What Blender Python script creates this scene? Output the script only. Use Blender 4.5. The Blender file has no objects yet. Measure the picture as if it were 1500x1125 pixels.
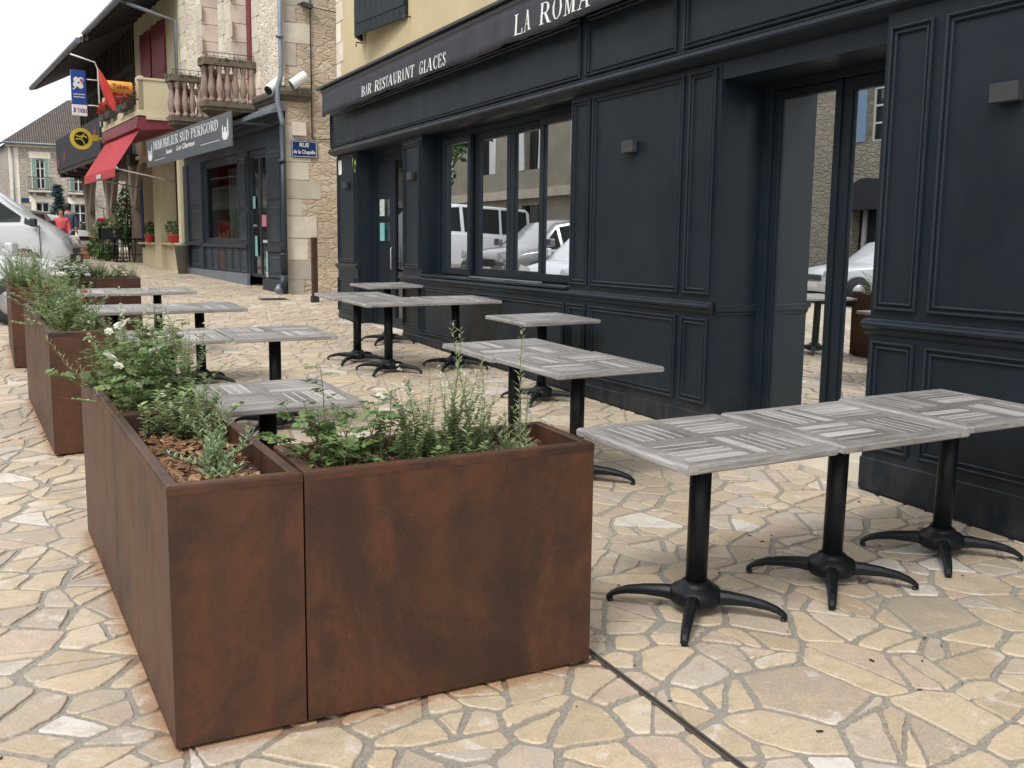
import bpy, bmesh, math, random
from mathutils import Vector, Matrix, noise
random.seed(7)
R = math.radians
SC = bpy.context.scene
COL = SC.collection
GX, GY = .011, .0253
def GZ(x, y):
    x = max(-25., min(9., x))
    return GX*x + GY*min(y, 45.)
V = Vector
WM = {}
# ------------------------------------------------------------------ mesh builder
class MB:
    def __init__(s, M=None):
        s.v = []; s.f = []; s.m = []; s.t = []; s.s = []; s.M = M
    def add(s, pts, faces, m=0, t=1., sm=False):
        b = len(s.v)
        if s.M is not None: pts = [s.M @ V(p) for p in pts]
        s.v.extend([tuple(p) for p in pts])
        for f in faces:
            s.f.append([b+i for i in f]); s.m.append(m); s.t.append(t); s.s.append(sm)
    def quad(s, a, b, c, d, m=0, t=1., sm=False): s.add([a, b, c, d], [(0, 1, 2, 3)], m, t, sm)
    def poly(s, pts, m=0, t=1.): s.add(pts, [tuple(range(len(pts)))], m, t)
    def box(s, x0, x1, y0, y1, z0, z1, m=0, t=1.):
        p = [(x, y, z) for z in (z0, z1) for y in (y0, y1) for x in (x0, x1)]
        s.add(p, [(0, 2, 3, 1), (4, 5, 7, 6), (0, 1, 5, 4), (2, 6, 7, 3), (0, 4, 6, 2), (1, 3, 7, 5)], m, t)
    def obox(s, c, size, rot, m=0, t=1.):
        c = V(c); h = [k/2 for k in size]
        p = [c + rot @ V((x*h[0], y*h[1], z*h[2])) for z in (-1, 1) for y in (-1, 1) for x in (-1, 1)]
        s.add(p, [(0, 2, 3, 1), (4, 5, 7, 6), (0, 1, 5, 4), (2, 6, 7, 3), (0, 4, 6, 2), (1, 3, 7, 5)], m, t)
    def tube(s, pts, rs, n=8, m=0, t=1., caps=True, sm=True, squash=None):
        pts = [V(p) for p in pts]
        if not isinstance(rs, (list, tuple)): rs = [rs]*len(pts)
        rings = []; up = None
        for i, p in enumerate(pts):
            a = pts[max(0, i-1)]; b = pts[min(len(pts)-1, i+1)]
            d = (b-a)
            if d.length < 1e-9: d = V((0, 0, 1))
            d.normalize()
            if up is None:
                up = V((0, 0, 1)) if abs(d.z) < .9 else V((1, 0, 0))
            x = d.cross(up)
            if x.length < 1e-6: x = d.cross(V((0, 1, 0)))
            x.normalize(); y = x.cross(d).normalized(); up = y
            for k in range(n):
                a_ = 2*math.pi*k/n
                rings.append(p + x*math.cos(a_)*rs[i] + y*math.sin(a_)*rs[i]*(squash or 1))
        f = []
        for i in range(len(pts)-1):
            for k in range(n):
                f.append((i*n+k, i*n+(k+1) % n, (i+1)*n+(k+1) % n, (i+1)*n+k))
        b = len(s.v)
        s.add(rings, f, m, t, sm)
        if caps:
            for base, rev in ((0, True), ((len(pts)-1)*n, False)):
                idx = [b+base+k for k in range(n)]
                if rev: idx.reverse()
                s.f.append(idx); s.m.append(m); s.t.append(t); s.s.append(False)
    def cyl(s, a, b, r0, r1=None, n=12, m=0, t=1., sm=True):
        s.tube([a, b], [r0, r0 if r1 is None else r1], n, m, t, True, sm)
    def lathe(s, o, prof, n=16, m=0, t=1., ax=None, sm=True, cap=True):
        o = V(o); Q = ax or Matrix.Identity(3)
        pts = []
        for r, z in prof:
            for k in range(n):
                a = 2*math.pi*k/n
                pts.append(o + Q @ V((r*math.cos(a), r*math.sin(a), z)))
        f = [(i*n+k, i*n+(k+1) % n, (i+1)*n+(k+1) % n, (i+1)*n+k) for i in range(len(prof)-1) for k in range(n)]
        if cap:
            f.append(tuple(range(n-1, -1, -1))); f.append(tuple((len(prof)-1)*n+k for k in range(n)))
        s.add(pts, f, m, t, sm)
    def extr(s, poly, fn, a, b, m=0, t=1., sm=False):
        n = len(poly)
        p = [fn(u, v, a) for u, v in poly] + [fn(u, v, b) for u, v in poly]
        f = [tuple(range(n-1, -1, -1)), tuple(range(n, 2*n))] + [(i, (i+1) % n, n+(i+1) % n, n+i) for i in range(n)]
        s.add(p, f, m, t, sm)
    def build(s, name, mats, parent=None, loc=None, bevel=0, local=False, seg=2, recalc=True):
        me = bpy.data.meshes.new(name)
        vs = s.v
        inv = None
        if parent is not None and not local: inv = WM[parent.name].inverted()
        if loc is not None: inv = Matrix.Translation(-V(loc))
        if inv is not None: vs = [tuple(inv @ V(p)) for p in vs]
        me.from_pydata(vs, [], s.f)
        if not isinstance(mats, (list, tuple)): mats = [mats]
        for m in mats: me.materials.append(m)
        me.polygons.foreach_set('material_index', s.m)
        me.polygons.foreach_set('use_smooth', s.s)
        at = me.attributes.new('tone', 'FLOAT', 'FACE'); at.data.foreach_set('value', s.t)
        if recalc:
            bm = bmesh.new(); bm.from_mesh(me); bmesh.ops.recalc_face_normals(bm, faces=bm.faces[:]); bm.to_mesh(me); bm.free()
        me.update()
        o = bpy.data.objects.new(name, me); COL.objects.link(o)
        if parent is not None:
            o.parent = parent
            WM[o.name] = WM[parent.name]
        else:
            o.location = loc or (0, 0, 0); WM[o.name] = Matrix.Translation(V(loc or (0, 0, 0)))
        if bevel:
            md = o.modifiers.new('bevel', 'BEVEL'); md.width = bevel; md.segments = seg; md.limit_method = 'ANGLE'; md.angle_limit = R(35)
        return o
def tag(o, label, cat, group=None, kind=None):
    if label: o['label'] = label
    if cat: o['category'] = cat
    if group: o['group'] = group
    if kind: o['kind'] = kind
    return o
def thing(name, label, cat, loc, rz=0, group=None, M=None):
    o = bpy.data.objects.new(name, None); COL.objects.link(o); o.empty_display_size = .2
    MM = M if M is not None else Matrix.Translation(V(loc)) @ Matrix.Rotation(rz, 4, 'Z')
    o.matrix_world = MM; o.location, q, sc_ = MM.decompose(); o.rotation_euler = q.to_euler()
    WM[o.name] = MM
    return tag(o, label, cat, group)
def dup(root, M, label=None):
    r = root.copy(); COL.objects.link(r)
    l, q, s = M.decompose(); r.location = l; r.rotation_euler = q.to_euler(); r.scale = s
    if label: r['label'] = label
    for ch in list(root.children):
        c = ch.copy(); COL.objects.link(c); c.parent = r
        for g in list(ch.children):
            d = g.copy(); COL.objects.link(d); d.parent = c
    WM[r.name] = M
    return r
def groundM(x, y, a=0., dz=0., tilt=True):
    M = Matrix.Translation((x, y, GZ(x, y)+dz))
    if tilt: M = M @ Matrix.Rotation(math.atan(GY), 4, 'X') @ Matrix.Rotation(-math.atan(GX), 4, 'Y')
    return M @ Matrix.Rotation(a, 4, 'Z')
# ------------------------------------------------------------------ materials
def newmat(name):
    m = bpy.data.materials.new(name); m.use_nodes = True
    nt = m.node_tree; b = nt.nodes['Principled BSDF']
    return m, nt, b
def N(nt, t, **k):
    n = nt.nodes.new(t)
    for a, v in k.items():
        if a.startswith('i_'): n.inputs[a[2:].replace('_', ' ')].default_value = v
        else: setattr(n, a, v)
    return n
def coords(nt, stretch=(1, 1, 1), rnd=False, kind='Object', rot=(0, 0, 0)):
    tc = N(nt, 'ShaderNodeTexCoord'); mp = N(nt, 'ShaderNodeMapping')
    mp.inputs['Scale'].default_value = stretch; mp.inputs['Rotation'].default_value = rot
    nt.links.new(tc.outputs[kind], mp.inputs['Vector'])
    if rnd:
        oi = N(nt, 'ShaderNodeObjectInfo'); mu = N(nt, 'ShaderNodeMath', operation='MULTIPLY'); mu.inputs[1].default_value = 37.
        nt.links.new(oi.outputs['Random'], mu.inputs[0]); nt.links.new(mu.outputs[0], mp.inputs['Location'])
    return mp.outputs['Vector']
def c4(c): return (c[0], c[1], c[2], 1)
def mixc(nt, fac, a, b, mode='MIX'):
    n = N(nt, 'ShaderNodeMix', data_type='RGBA', blend_type=mode)
    for sk, v in ((n.inputs[0], fac), (n.inputs[6], a), (n.inputs[7], b)):
        if hasattr(v, 'is_linked') or isinstance(v, bpy.types.NodeSocket): nt.links.new(v, sk)
        elif isinstance(v, (int, float)): sk.default_value = v
        else: sk.default_value = c4(v)
    return n.outputs[2]
def ramp(nt, fac, stops, interp='LINEAR'):
    n = N(nt, 'ShaderNodeValToRGB'); cr = n.color_ramp; cr.interpolation = interp
    while len(cr.elements) < len(stops): cr.elements.new(.5)
    for e, (p, c) in zip(cr.elements, stops):
        e.position = p; e.color = c4(c) if hasattr(c, '__len__') else (c, c, c, 1)
    nt.links.new(fac, n.inputs[0]); return n.outputs[0]
def noi(nt, vec, scale, detail=5, rough=.55, dist=0):
    n = N(nt, 'ShaderNodeTexNoise'); n.inputs['Scale'].default_value = scale; n.inputs['Detail'].default_value = detail
    n.inputs['Roughness'].default_value = rough; n.inputs['Distortion'].default_value = dist
    nt.links.new(vec, n.inputs['Vector']); return n.outputs['Fac']
def math_(nt, op, a, b=None, clamp=False):
    n = N(nt, 'ShaderNodeMath', operation=op); n.use_clamp = clamp
    for i, v in enumerate((a, b)):
        if v is None: continue
        if isinstance(v, (int, float)): n.inputs[i].default_value = v
        else: nt.links.new(v, n.inputs[i])
    return n.outputs[0]
def bumpn(nt, b, h, st=.3, dist=.01, prev=None):
    n = N(nt, 'ShaderNodeBump'); n.inputs['Strength'].default_value = st; n.inputs['Distance'].default_value = dist
    nt.links.new(h, n.inputs['Height'])
    if prev: nt.links.new(prev, n.inputs['Normal'])
    if b: nt.links.new(n.outputs[0], b.inputs['Normal'])
    return n.outputs[0]
def attr(nt, name='tone'):
    return N(nt, 'ShaderNodeAttribute', attribute_name=name).outputs['Fac']
def mk(name, c1, c2=None, scale=4., rough=.6, bump=0., bs=60., stretch=(1, 1, 1), tone=False, metal=0., spec=.5, rnd=False, rvar=0., lo=.35, hi=.65, spots=None, kind='Object', coat=0, bdist=.004):
    m, nt, b = newmat(name)
    vec = coords(nt, stretch, rnd, kind)
    f = noi(nt, vec, scale, 6)
    col = ramp(nt, f, [(lo, c1), (hi, c2 or tuple(k*.85 for k in c1))])
    if spots:
        f2 = noi(nt, vec, spots[1], 4, .6); k = ramp(nt, f2, [(spots[2], 0), (spots[2]+.06, 1)])
        col = mixc(nt, k, col, spots[0])
    if tone:
        col = mixc(nt, 1., col, attr(nt), 'MULTIPLY')
    nt.links.new(col, b.inputs['Base Color'])
    b.inputs['Roughness'].default_value = rough; b.inputs['Metallic'].default_value = metal
    b.inputs['Specular IOR Level'].default_value = spec; b.inputs['Coat Weight'].default_value = coat
    b.inputs['Coat Roughness'].default_value = .05
    if rvar:
        r = math_(nt, 'MULTIPLY_ADD', f, rvar); r.node.inputs[2].default_value = rough-rvar/2; nt.links.new(r, b.inputs['Roughness'])
    if bump:
        bumpn(nt, b, noi(nt, vec, bs, 5), bump, bdist)
    return m
M_ = {}
def anthracite():
    m, nt, b = newmat('anthracite_paint'); v = coords(nt)
    f = noi(nt, v, 1.6, 6); col = ramp(nt, f, [(.35, (.0068, .0125, .0190)), (.65, (.0100, .0170, .0250))])
    geo = N(nt, 'ShaderNodeNewGeometry'); sp = N(nt, 'ShaderNodeSeparateXYZ'); nt.links.new(geo.outputs['Position'], sp.inputs[0])
    sp2 = noi(nt, coords(nt, (1, 1, .35)), 9, 7, .7)
    low = math_(nt, 'MULTIPLY', ramp(nt, sp.outputs[2], [(.12, 1), (.62, .12)]), ramp(nt, sp2, [(.42, 0), (.62, .55)]))
    col = mixc(nt, low, col, (.060, .056, .048))
    ch = noi(nt, v, 34, 3, .5); col = mixc(nt, ramp(nt, ch, [(.765, 0), (.785, .5)]), col, (.10, .11, .11))
    nt.links.new(col, b.inputs['Base Color']); b.inputs['Specular IOR Level'].default_value = .30
    r = ramp(nt, noi(nt, coords(nt, (1, 1, .3)), 3.5, 6, .65), [(.3, .36), (.7, .52)]); nt.links.new(r, b.inputs['Roughness'])
    bb = bumpn(nt, None, noi(nt, v, 6, 3), .12, .01); bumpn(nt, b, noi(nt, v, 140, 4), .10, .003, bb); return m
M_['anth'] = anthracite()
M_['anth2'] = mk('anthracite_lamp', (.035, .036, .040), (.042, .043, .048), 6, .45)
M_['black'] = mk('black_powder_coat', (.006, .008, .010), (.010, .012, .015), 12, .42, .15, 300, rvar=.1, spec=.26, spots=((.022, .022, .02), 7, .66))
M_['gutter'] = mk('black_gutter_metal', (.008, .009, .011), (.013, .014, .016), 3, .4)
M_['yel'] = mk('yellow_plaster', (.60, .50, .30), (.54, .44, .26), 1.3, .9, .3, 45, spots=((.66, .60, .45), 3.2, .66))
M_['yel2'] = mk('cream_plaster', (.58, .53, .36), (.52, .46, .30), 1.1, .85, .15, 40)
M_['opp'] = mk('beige_render', (.30, .27, .22), (.36, .33, .27), 1.2, .9, .2, 40)
M_['edge'] = mk('brown_steel_edge', (.10, .08, .065), (.07, .055, .045), 20, .6)
M_['infill'] = mk('pale_infill', (.34, .28, .23), (.26, .21, .17), 2, .9, .2, 40)
M_['reflection_slats'] = mk('pale_reflection', (.42, .44, .40), (.30, .33, .31), 2, .8)
M_['fab'] = mk('dark_canvas', (.038, .037, .048), (.046, .045, .056), 6, .85, .25, 400)
M_['white'] = mk('white_paint', (.80, .80, .79), (.74, .74, .73), 5, .5)
M_['ivory'] = mk('ivory_joinery', (.62, .60, .55), (.56, .54, .5), 5, .5)
M_['red'] = mk('red_awning_cloth', (.46, .045, .060), (.40, .04, .05), 2, .8, .15, 250)
M_['redp'] = mk('burgundy_paint', (.20, .030, .045), (.16, .022, .034), 4, .5)
M_['redb'] = mk('bright_red', (.62, .05, .035), (.5, .04, .03), 4, .45)
M_['orange'] = mk('orange_sign', (.80, .36, .05), (.75, .32, .05), 2, .4)
M_['blue'] = mk('blue_enamel', (.012, .035, .13), (.010, .03, .11), 3, .3)
M_['blue2'] = mk('blue_sign', (.015, .06, .30), (.015, .055, .27), 3, .35)
M_['navy'] = mk('dark_blue_joinery', (.019, .028, .040), (.03, .040, .052), 3, .45, .2, 60, spots=((.10, .11, .12), 9, .68))
M_['signgrey'] = mk('grey_sign_board', (.115, .125, .145), (.10, .11, .125), 1.5, .3)
M_['zinc'] = mk('zinc', (.22, .25, .29), (.17, .20, .24), 3, .45, metal=.3)
M_['wood'] = mk('dark_old_timber', (.060, .045, .036), (.032, .024, .020), 3, .8, .4, 30, (1, 1, .15), tone=True)
M_['woodg'] = mk('weathered_post', (.30, .25, .20), (.20, .16, .125), 3, .8, .4, 30, (1, 1, .15))
M_['woodd'] = mk('stained_soffit', (.040, .038, .046), (.026, .025, .031), 3, .8, .3, 30, tone=True)
M_['soil'] = mk('dark_soil', (.028, .019, .013), (.05, .032, .02), 20, .95, .8, 60)
M_['stem'] = mk('plant_stem', (.10, .13, .045), (.13, .09, .045), 12, .7)
M_['yg'] = mk('yellow_sign_paint', (.62, .48, .05), (.55, .42, .05), 3, .4)
M_['terra'] = mk('terracotta', (.32, .13, .07), (.26, .10, .055), 6, .85, .2, 50)
M_['greypot'] = mk('grey_pot', (.15, .15, .145), (.12, .12, .115), 4, .5)
M_['skin'] = mk('skin', (.42, .22, .15), (.38, .19, .13), 10, .55)
M_['hair'] = mk('dark_hair', (.02, .013, .01), (.03, .02, .014), 30, .6)
M_['coral'] = mk('coral_cloth', (.72, .12, .14), (.64, .10, .12), 8, .85, .2, 60)
M_['denim'] = mk('dark_blue_cloth', (.07, .09, .15), (.055, .07, .12), 8, .85, .2, 60)
M_['beige'] = mk('pale_trouser_cloth', (.42, .31, .27), (.36, .27, .23), 8, .85, .2, 60)
M_['cream'] = mk('cream_leather', (.66, .56, .48), (.6, .5, .42), 8, .6)
M_['carw'] = mk('white_car_paint', (.60, .62, .64), (.56, .58, .60), 1, .3, coat=.5)
M_['cars'] = mk('silver_car_paint', (.24, .235, .235), (.22, .215, .215), 1, .3, metal=.5, coat=.8)
M_['card'] = mk('dark_car_paint', (.035, .03, .03), (.03, .026, .026), 1, .28, coat=.8)
M_['plastic'] = mk('dark_plastic', (.022, .023, .025), (.03, .03, .032), 6, .55)
M_['rubber'] = mk('tyre_rubber', (.018, .018, .018), (.025, .025, .025), 10, .8)
M_['rim'] = mk('wheel_metal', (.45, .45, .46), (.4, .4, .41), 4, .35, metal=.6)
M_['rust2'] = mk('rust_post', (.075, .035, .026), (.055, .027, .02), 5, .7, .2, 60)
M_['shut'] = mk('green_shutter_paint', (.23, .36, .31), (.20, .32, .28), 4, .6)
M_['shutb'] = mk('blue_shutter_paint', (.22, .34, .48), (.19, .30, .43), 4, .6)
M_['iron'] = mk('dark_iron', (.03, .032, .033), (.045, .045, .045), 9, .5)
M_['interior'] = mk('dark_interior', (.016, .018, .017), (.024, .026, .025), 1.5, .9)
M_['blind'] = mk('grey_green_film', (.62, .68, .61), (.56, .62, .55), 1.2, .8)
M_['paper'] = mk('paper_notice', (.62, .66, .62), (.35, .42, .40), 25, .7)
M_['teal'] = mk('teal_leaflet', (.10, .42, .42), (.30, .5, .48), 25, .6)
M_['pinkp'] = mk('pink_sticker', (.70, .28, .32), (.55, .2, .24), 25, .6)
M_['lime'] = mk('lime_sticker', (.45, .62, .08), (.5, .66, .12), 5, .5)
M_['darkpanel'] = mk('dark_balcony_cloth', (.022, .024, .030), (.03, .032, .038), 2, .7)
M_['ashlar'] = mk('cut_limestone', (.66, .605, .505), (.56, .50, .405), 3.5, .9, .45, 28, tone=True, spots=((.30, .26, .21), 2.3, .68))
M_['balu'] = mk('weathered_baluster', (.34, .25, .20), (.25, .18, .145), 6, .9, .5, 40, tone=True)
M_['moss'] = mk('blackened_mossy_stone', (.10, .085, .065), (.17, .14, .10), 7, .95, .8, 35)
def glassmat(name, tint=(.55, .6, .58), k=.16, rough=.0, body=None, fm=.9):
    m = bpy.data.materials.new(name); m.use_nodes = True; nt = m.node_tree; nt.nodes.clear()
    out = N(nt, 'ShaderNodeOutputMaterial'); g = N(nt, 'ShaderNodeBsdfGlossy'); g.inputs['Roughness'].default_value = rough
    g.inputs['Color'].default_value = (.95, .97, 1, 1)
    if body: t = N(nt, 'ShaderNodeBsdfDiffuse'); t.inputs['Color'].default_value = c4(body)
    else: t = N(nt, 'ShaderNodeBsdfTransparent'); t.inputs['Color'].default_value = c4(tint)
    fr = N(nt, 'ShaderNodeFresnel'); fr.inputs['IOR'].default_value = 1.5
    f = math_(nt, 'MULTIPLY_ADD', fr.outputs[0], fm, True); f.node.inputs[2].default_value = k
    geo = N(nt, 'ShaderNodeNewGeometry'); mp = N(nt, 'ShaderNodeMapping'); nt.links.new(geo.outputs['Position'], mp.inputs['Vector'])
    mp.inputs['Scale'].default_value = (1, 1, .5)
    bn = bumpn(nt, None, noi(nt, mp.outputs[0], .9, 1), .10, .02)
    nt.links.new(bn, g.inputs['Normal'])
    mx = N(nt, 'ShaderNodeMixShader'); nt.links.new(f, mx.inputs[0]); nt.links.new(t.outputs[0], mx.inputs[1]); nt.links.new(g.outputs[0], mx.inputs[2])
    nt.links.new(mx.outputs[0], out.inputs[0]); return m
M_['glass'] = glassmat('window_glass', (.78, .83, .80), .07)
M_['glassd'] = glassmat('dark_window_glass', k=.04, body=(.02, .022, .024), rough=.03, fm=.6)
M_['carglass'] = glassmat('car_glass', k=.02, body=(.018, .022, .022), rough=.01, fm=.22)
M_['glass2'] = glassmat('shop_glass', (.6, .66, .62), .02, fm=.3, rough=.06)
def leafmat(name, c1, c2):
    m, nt, b = newmat(name)
    vec = coords(nt)
    col = mixc(nt, 1., ramp(nt, noi(nt, vec, 9, 3), [(.35, c1), (.65, c2)]), attr(nt), 'MULTIPLY')
    nt.links.new(col, b.inputs['Base Color']); b.inputs['Roughness'].default_value = .55
    tr = N(nt, 'ShaderNodeBsdfTranslucent'); nt.links.new(col, tr.inputs[0])
    mx = N(nt, 'ShaderNodeMixShader'); mx.inputs[0].default_value = .35
    out = nt.nodes['Material Output']
    nt.links.new(b.outputs[0], mx.inputs[1]); nt.links.new(tr.outputs[0], mx.inputs[2]); nt.links.new(mx.outputs[0], out.inputs[0])
    return m
M_['leafr'] = leafmat('rose_leaf', (.11, .19, .06), (.22, .31, .12))
M_['leafs'] = leafmat('sage_leaf', (.22, .31, .13), (.36, .44, .23))
M_['leafg'] = leafmat('silver_green_leaf', (.27, .37, .20), (.40, .49, .30))
M_['leafd'] = leafmat('dark_leaf', (.045, .10, .035), (.08, .15, .05))
M_['leafb'] = leafmat('blue_spruce_needle', (.10, .17, .18), (.16, .25, .26))
M_['petal'] = leafmat('white_petal', (.78, .77, .68), (.84, .83, .75))
M_['petr'] = leafmat('red_petal', (.65, .05, .04), (.55, .04, .04))
# corten
def corten():
    m, nt, b = newmat('corten_steel')
    vec = coords(nt, (1, 1, .55), kind='Object', rnd=True); v2 = coords(nt, (1, 1, 1), rnd=True)
    base = ramp(nt, noi(nt, vec, 2.3, 8, .62, .4), [(.30, (.018, .012, .010)), (.41, (.042, .020, .013)), (.53, (.098, .038, .019)), (.60, (.070, .029, .017)), (.72, (.030, .017, .012))])
    str_ = noi(nt, coords(nt, (14, 14, .9), rnd=True), 1., 4, .5)
    base = mixc(nt, ramp(nt, str_, [(.44, 0), (.68, .45)]), base, (.036, .022, .016))
    blot = noi(nt, v2, 5.5, 9, .7, .2); base = mixc(nt, ramp(nt, blot, [(.50, 0), (.66, .75)]), base, (.026, .017, .013))
    sp = N(nt, 'ShaderNodeTexVoronoi'); sp.inputs['Scale'].default_value = 55; nt.links.new(v2, sp.inputs['Vector'])
    k = math_(nt, 'MULTIPLY', ramp(nt, sp.outputs['Distance'], [(.10, 1), (.2, 0)]), ramp(nt, noi(nt, v2, 7, 3), [(.55, 0), (.62, 1)]))
    base = mixc(nt, k, base, (.025, .016, .014))
    fine = noi(nt, v2, 85, 5, .7); base = mixc(nt, .17, base, ramp(nt, fine, [(.3, (.030, .015, .010)), (.7, (.16, .07, .035))]))
    nt.links.new(base, b.inputs['Base Color'])
    r = ramp(nt, blot, [(.35, .56), (.65, .44)]); nt.links.new(r, b.inputs['Roughness']); b.inputs['Specular IOR Level'].default_value = .36
    bumpn(nt, b, fine, .12, .003); return m
M_['corten'] = corten()
# weathered table board : grain along local x or y
def board(name, ax):
    m, nt, b = newmat(name)
    st = (1.6, 26, 26) if ax == 'x' else (26, 1.6, 26)
    v = coords(nt, st, rnd=True); g = noi(nt, v, 2.4, 7, .62, .25)
    col = ramp(nt, g, [(.30, (.125, .115, .110)), (.50, (.225, .212, .205)), (.68, (.38, .365, .35))])
    fine = noi(nt, coords(nt, tuple(k*4 for k in st), rnd=True), 3, 3); col = mixc(nt, .25, col, ramp(nt, fine, [(.35, (.12, .11, .10)), (.65, (.46, .44, .42))]))
    col = mixc(nt, 1., col, attr(nt), 'MULTIPLY')
    wear = noi(nt, coords(nt, (1, 1, 1), rnd=True), 5, 4); col = mixc(nt, ramp(nt, wear, [(.5, 0), (.72, .25)]), col, (.5, .49, .47))
    nt.links.new(col, b.inputs['Base Color']); b.inputs['Roughness'].default_value = .42; b.inputs['Specular IOR Level'].default_value = .5
    bumpn(nt, b, g, .15, .002); return m
M_['bx'] = board('weathered_board_across', 'x'); M_['by'] = board('weathered_board_along', 'y')
M_['line'] = mk('pale_board_line', (.66, .65, .63), (.58, .57, .55), 30, .5)
# rubble stone wall
def rubble(name, cols, mortar, scale=3.6, squash=1.9, kind='Object', msize=.07, st=.8):
    m, nt, b = newmat(name)
    tc = N(nt, 'ShaderNodeTexCoord'); mp = N(nt, 'ShaderNodeMapping'); nt.links.new(tc.outputs[kind], mp.inputs[0])
    mp.inputs['Scale'].default_value = (1, 1, squash)
    nz = N(nt, 'ShaderNodeTexNoise'); nz.inputs['Scale'].default_value = 3.; nt.links.new(mp.outputs[0], nz.inputs['Vector'])
    vm = N(nt, 'ShaderNodeVectorMath', operation='MULTIPLY_ADD'); vm.inputs[1].default_value = (.22, .22, .22)
    nt.links.new(nz.outputs['Color'], vm.inputs[0]); nt.links.new(mp.outputs[0], vm.inputs[2])
    vo = N(nt, 'ShaderNodeTexVoronoi'); vo.inputs['Scale'].default_value = scale; nt.links.new(vm.outputs[0], vo.inputs['Vector'])
    ve = N(nt, 'ShaderNodeTexVoronoi', feature='DISTANCE_TO_EDGE'); ve.inputs['Scale'].default_value = scale; nt.links.new(vm.outputs[0], ve.inputs['Vector'])
    sep = N(nt, 'ShaderNodeSeparateColor'); nt.links.new(vo.outputs['Color'], sep.inputs[0])
    n = len(cols); col = ramp(nt, sep.outputs[0], [(i/n, c) for i, c in enumerate(cols)], 'CONSTANT')
    v = mp.outputs[0]
    fn = noi(nt, v, 9, 8, .7); col = mixc(nt, .55, col, ramp(nt, fn, [(.3, tuple(k*.45 for k in cols[0])), (.7, tuple(min(1, k*1.5) for k in cols[0]))]))
    e = ramp(nt, ve.outputs['Distance'], [(msize*.3, 1), (msize, 0)])
    col = mixc(nt, e, col, mortar)
    big = noi(nt, tc.outputs[kind], .9, 4); col = mixc(nt, ramp(nt, big, [(.42, 0), (.68, .5)]), col, tuple(k*.55 for k in cols[-1]))
    nt.links.new(col, b.inputs['Base Color']); b.inputs['Roughness'].default_value = .9
    h = math_(nt, 'ADD', ramp(nt, ve.outputs['Distance'], [(0, 0), (msize*2, 1)]), math_(nt, 'MULTIPLY', fn, .9))
    bumpn(nt, b, h, st, .05); return m
M_['rubble'] = rubble('rubble_stone_side', [(.52, .42, .30), (.60, .51, .39), (.43, .33, .215), (.53, .41, .31), (.64, .57, .47), (.47, .375, .27), (.56, .46, .33)], (.47, .39, .285), 3.6, 2.2, st=.5, msize=.045)
M_['rubble2'] = rubble('rubble_stone_front', [(.68, .59, .47), (.74, .66, .54), (.58, .47, .35), (.78, .72, .62)], (.74, .66, .55), 5.5, 1.3, st=.45)
M_['rubble3'] = rubble('far_house_stone', [(.52, .46, .37), (.60, .55, .46), (.44, .36, .27), (.64, .60, .53)], (.50, .45, .37), 3.2, 1.9)
M_['rubble4'] = rubble('opposite_house_stone', [(.42, .37, .28), (.48, .42, .33), (.33, .28, .21), (.50, .46, .37)], (.42, .37, .29), 3.2, 2.2)
def tiles():
    m, nt, b = newmat('roof_tiles')
    v = coords(nt); w = N(nt, 'ShaderNodeTexWave', wave_type='BANDS', bands_direction='X'); w.inputs['Scale'].default_value = 2.2; w.inputs['Distortion'].default_value = .6
    nt.links.new(v, w.inputs['Vector'])
    col = mixc(nt, w.outputs['Fac'], (.055, .045, .04), ramp(nt, noi(nt, v, 3, 6), [(.35, (.20, .165, .14)), (.65, (.12, .10, .09))]))
    nt.links.new(col, b.inputs['Base Color']); b.inputs['Roughness'].default_value = .9; bumpn(nt, b, w.outputs['Fac'], 1., .08); return m
M_['tiles'] = tiles()
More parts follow.
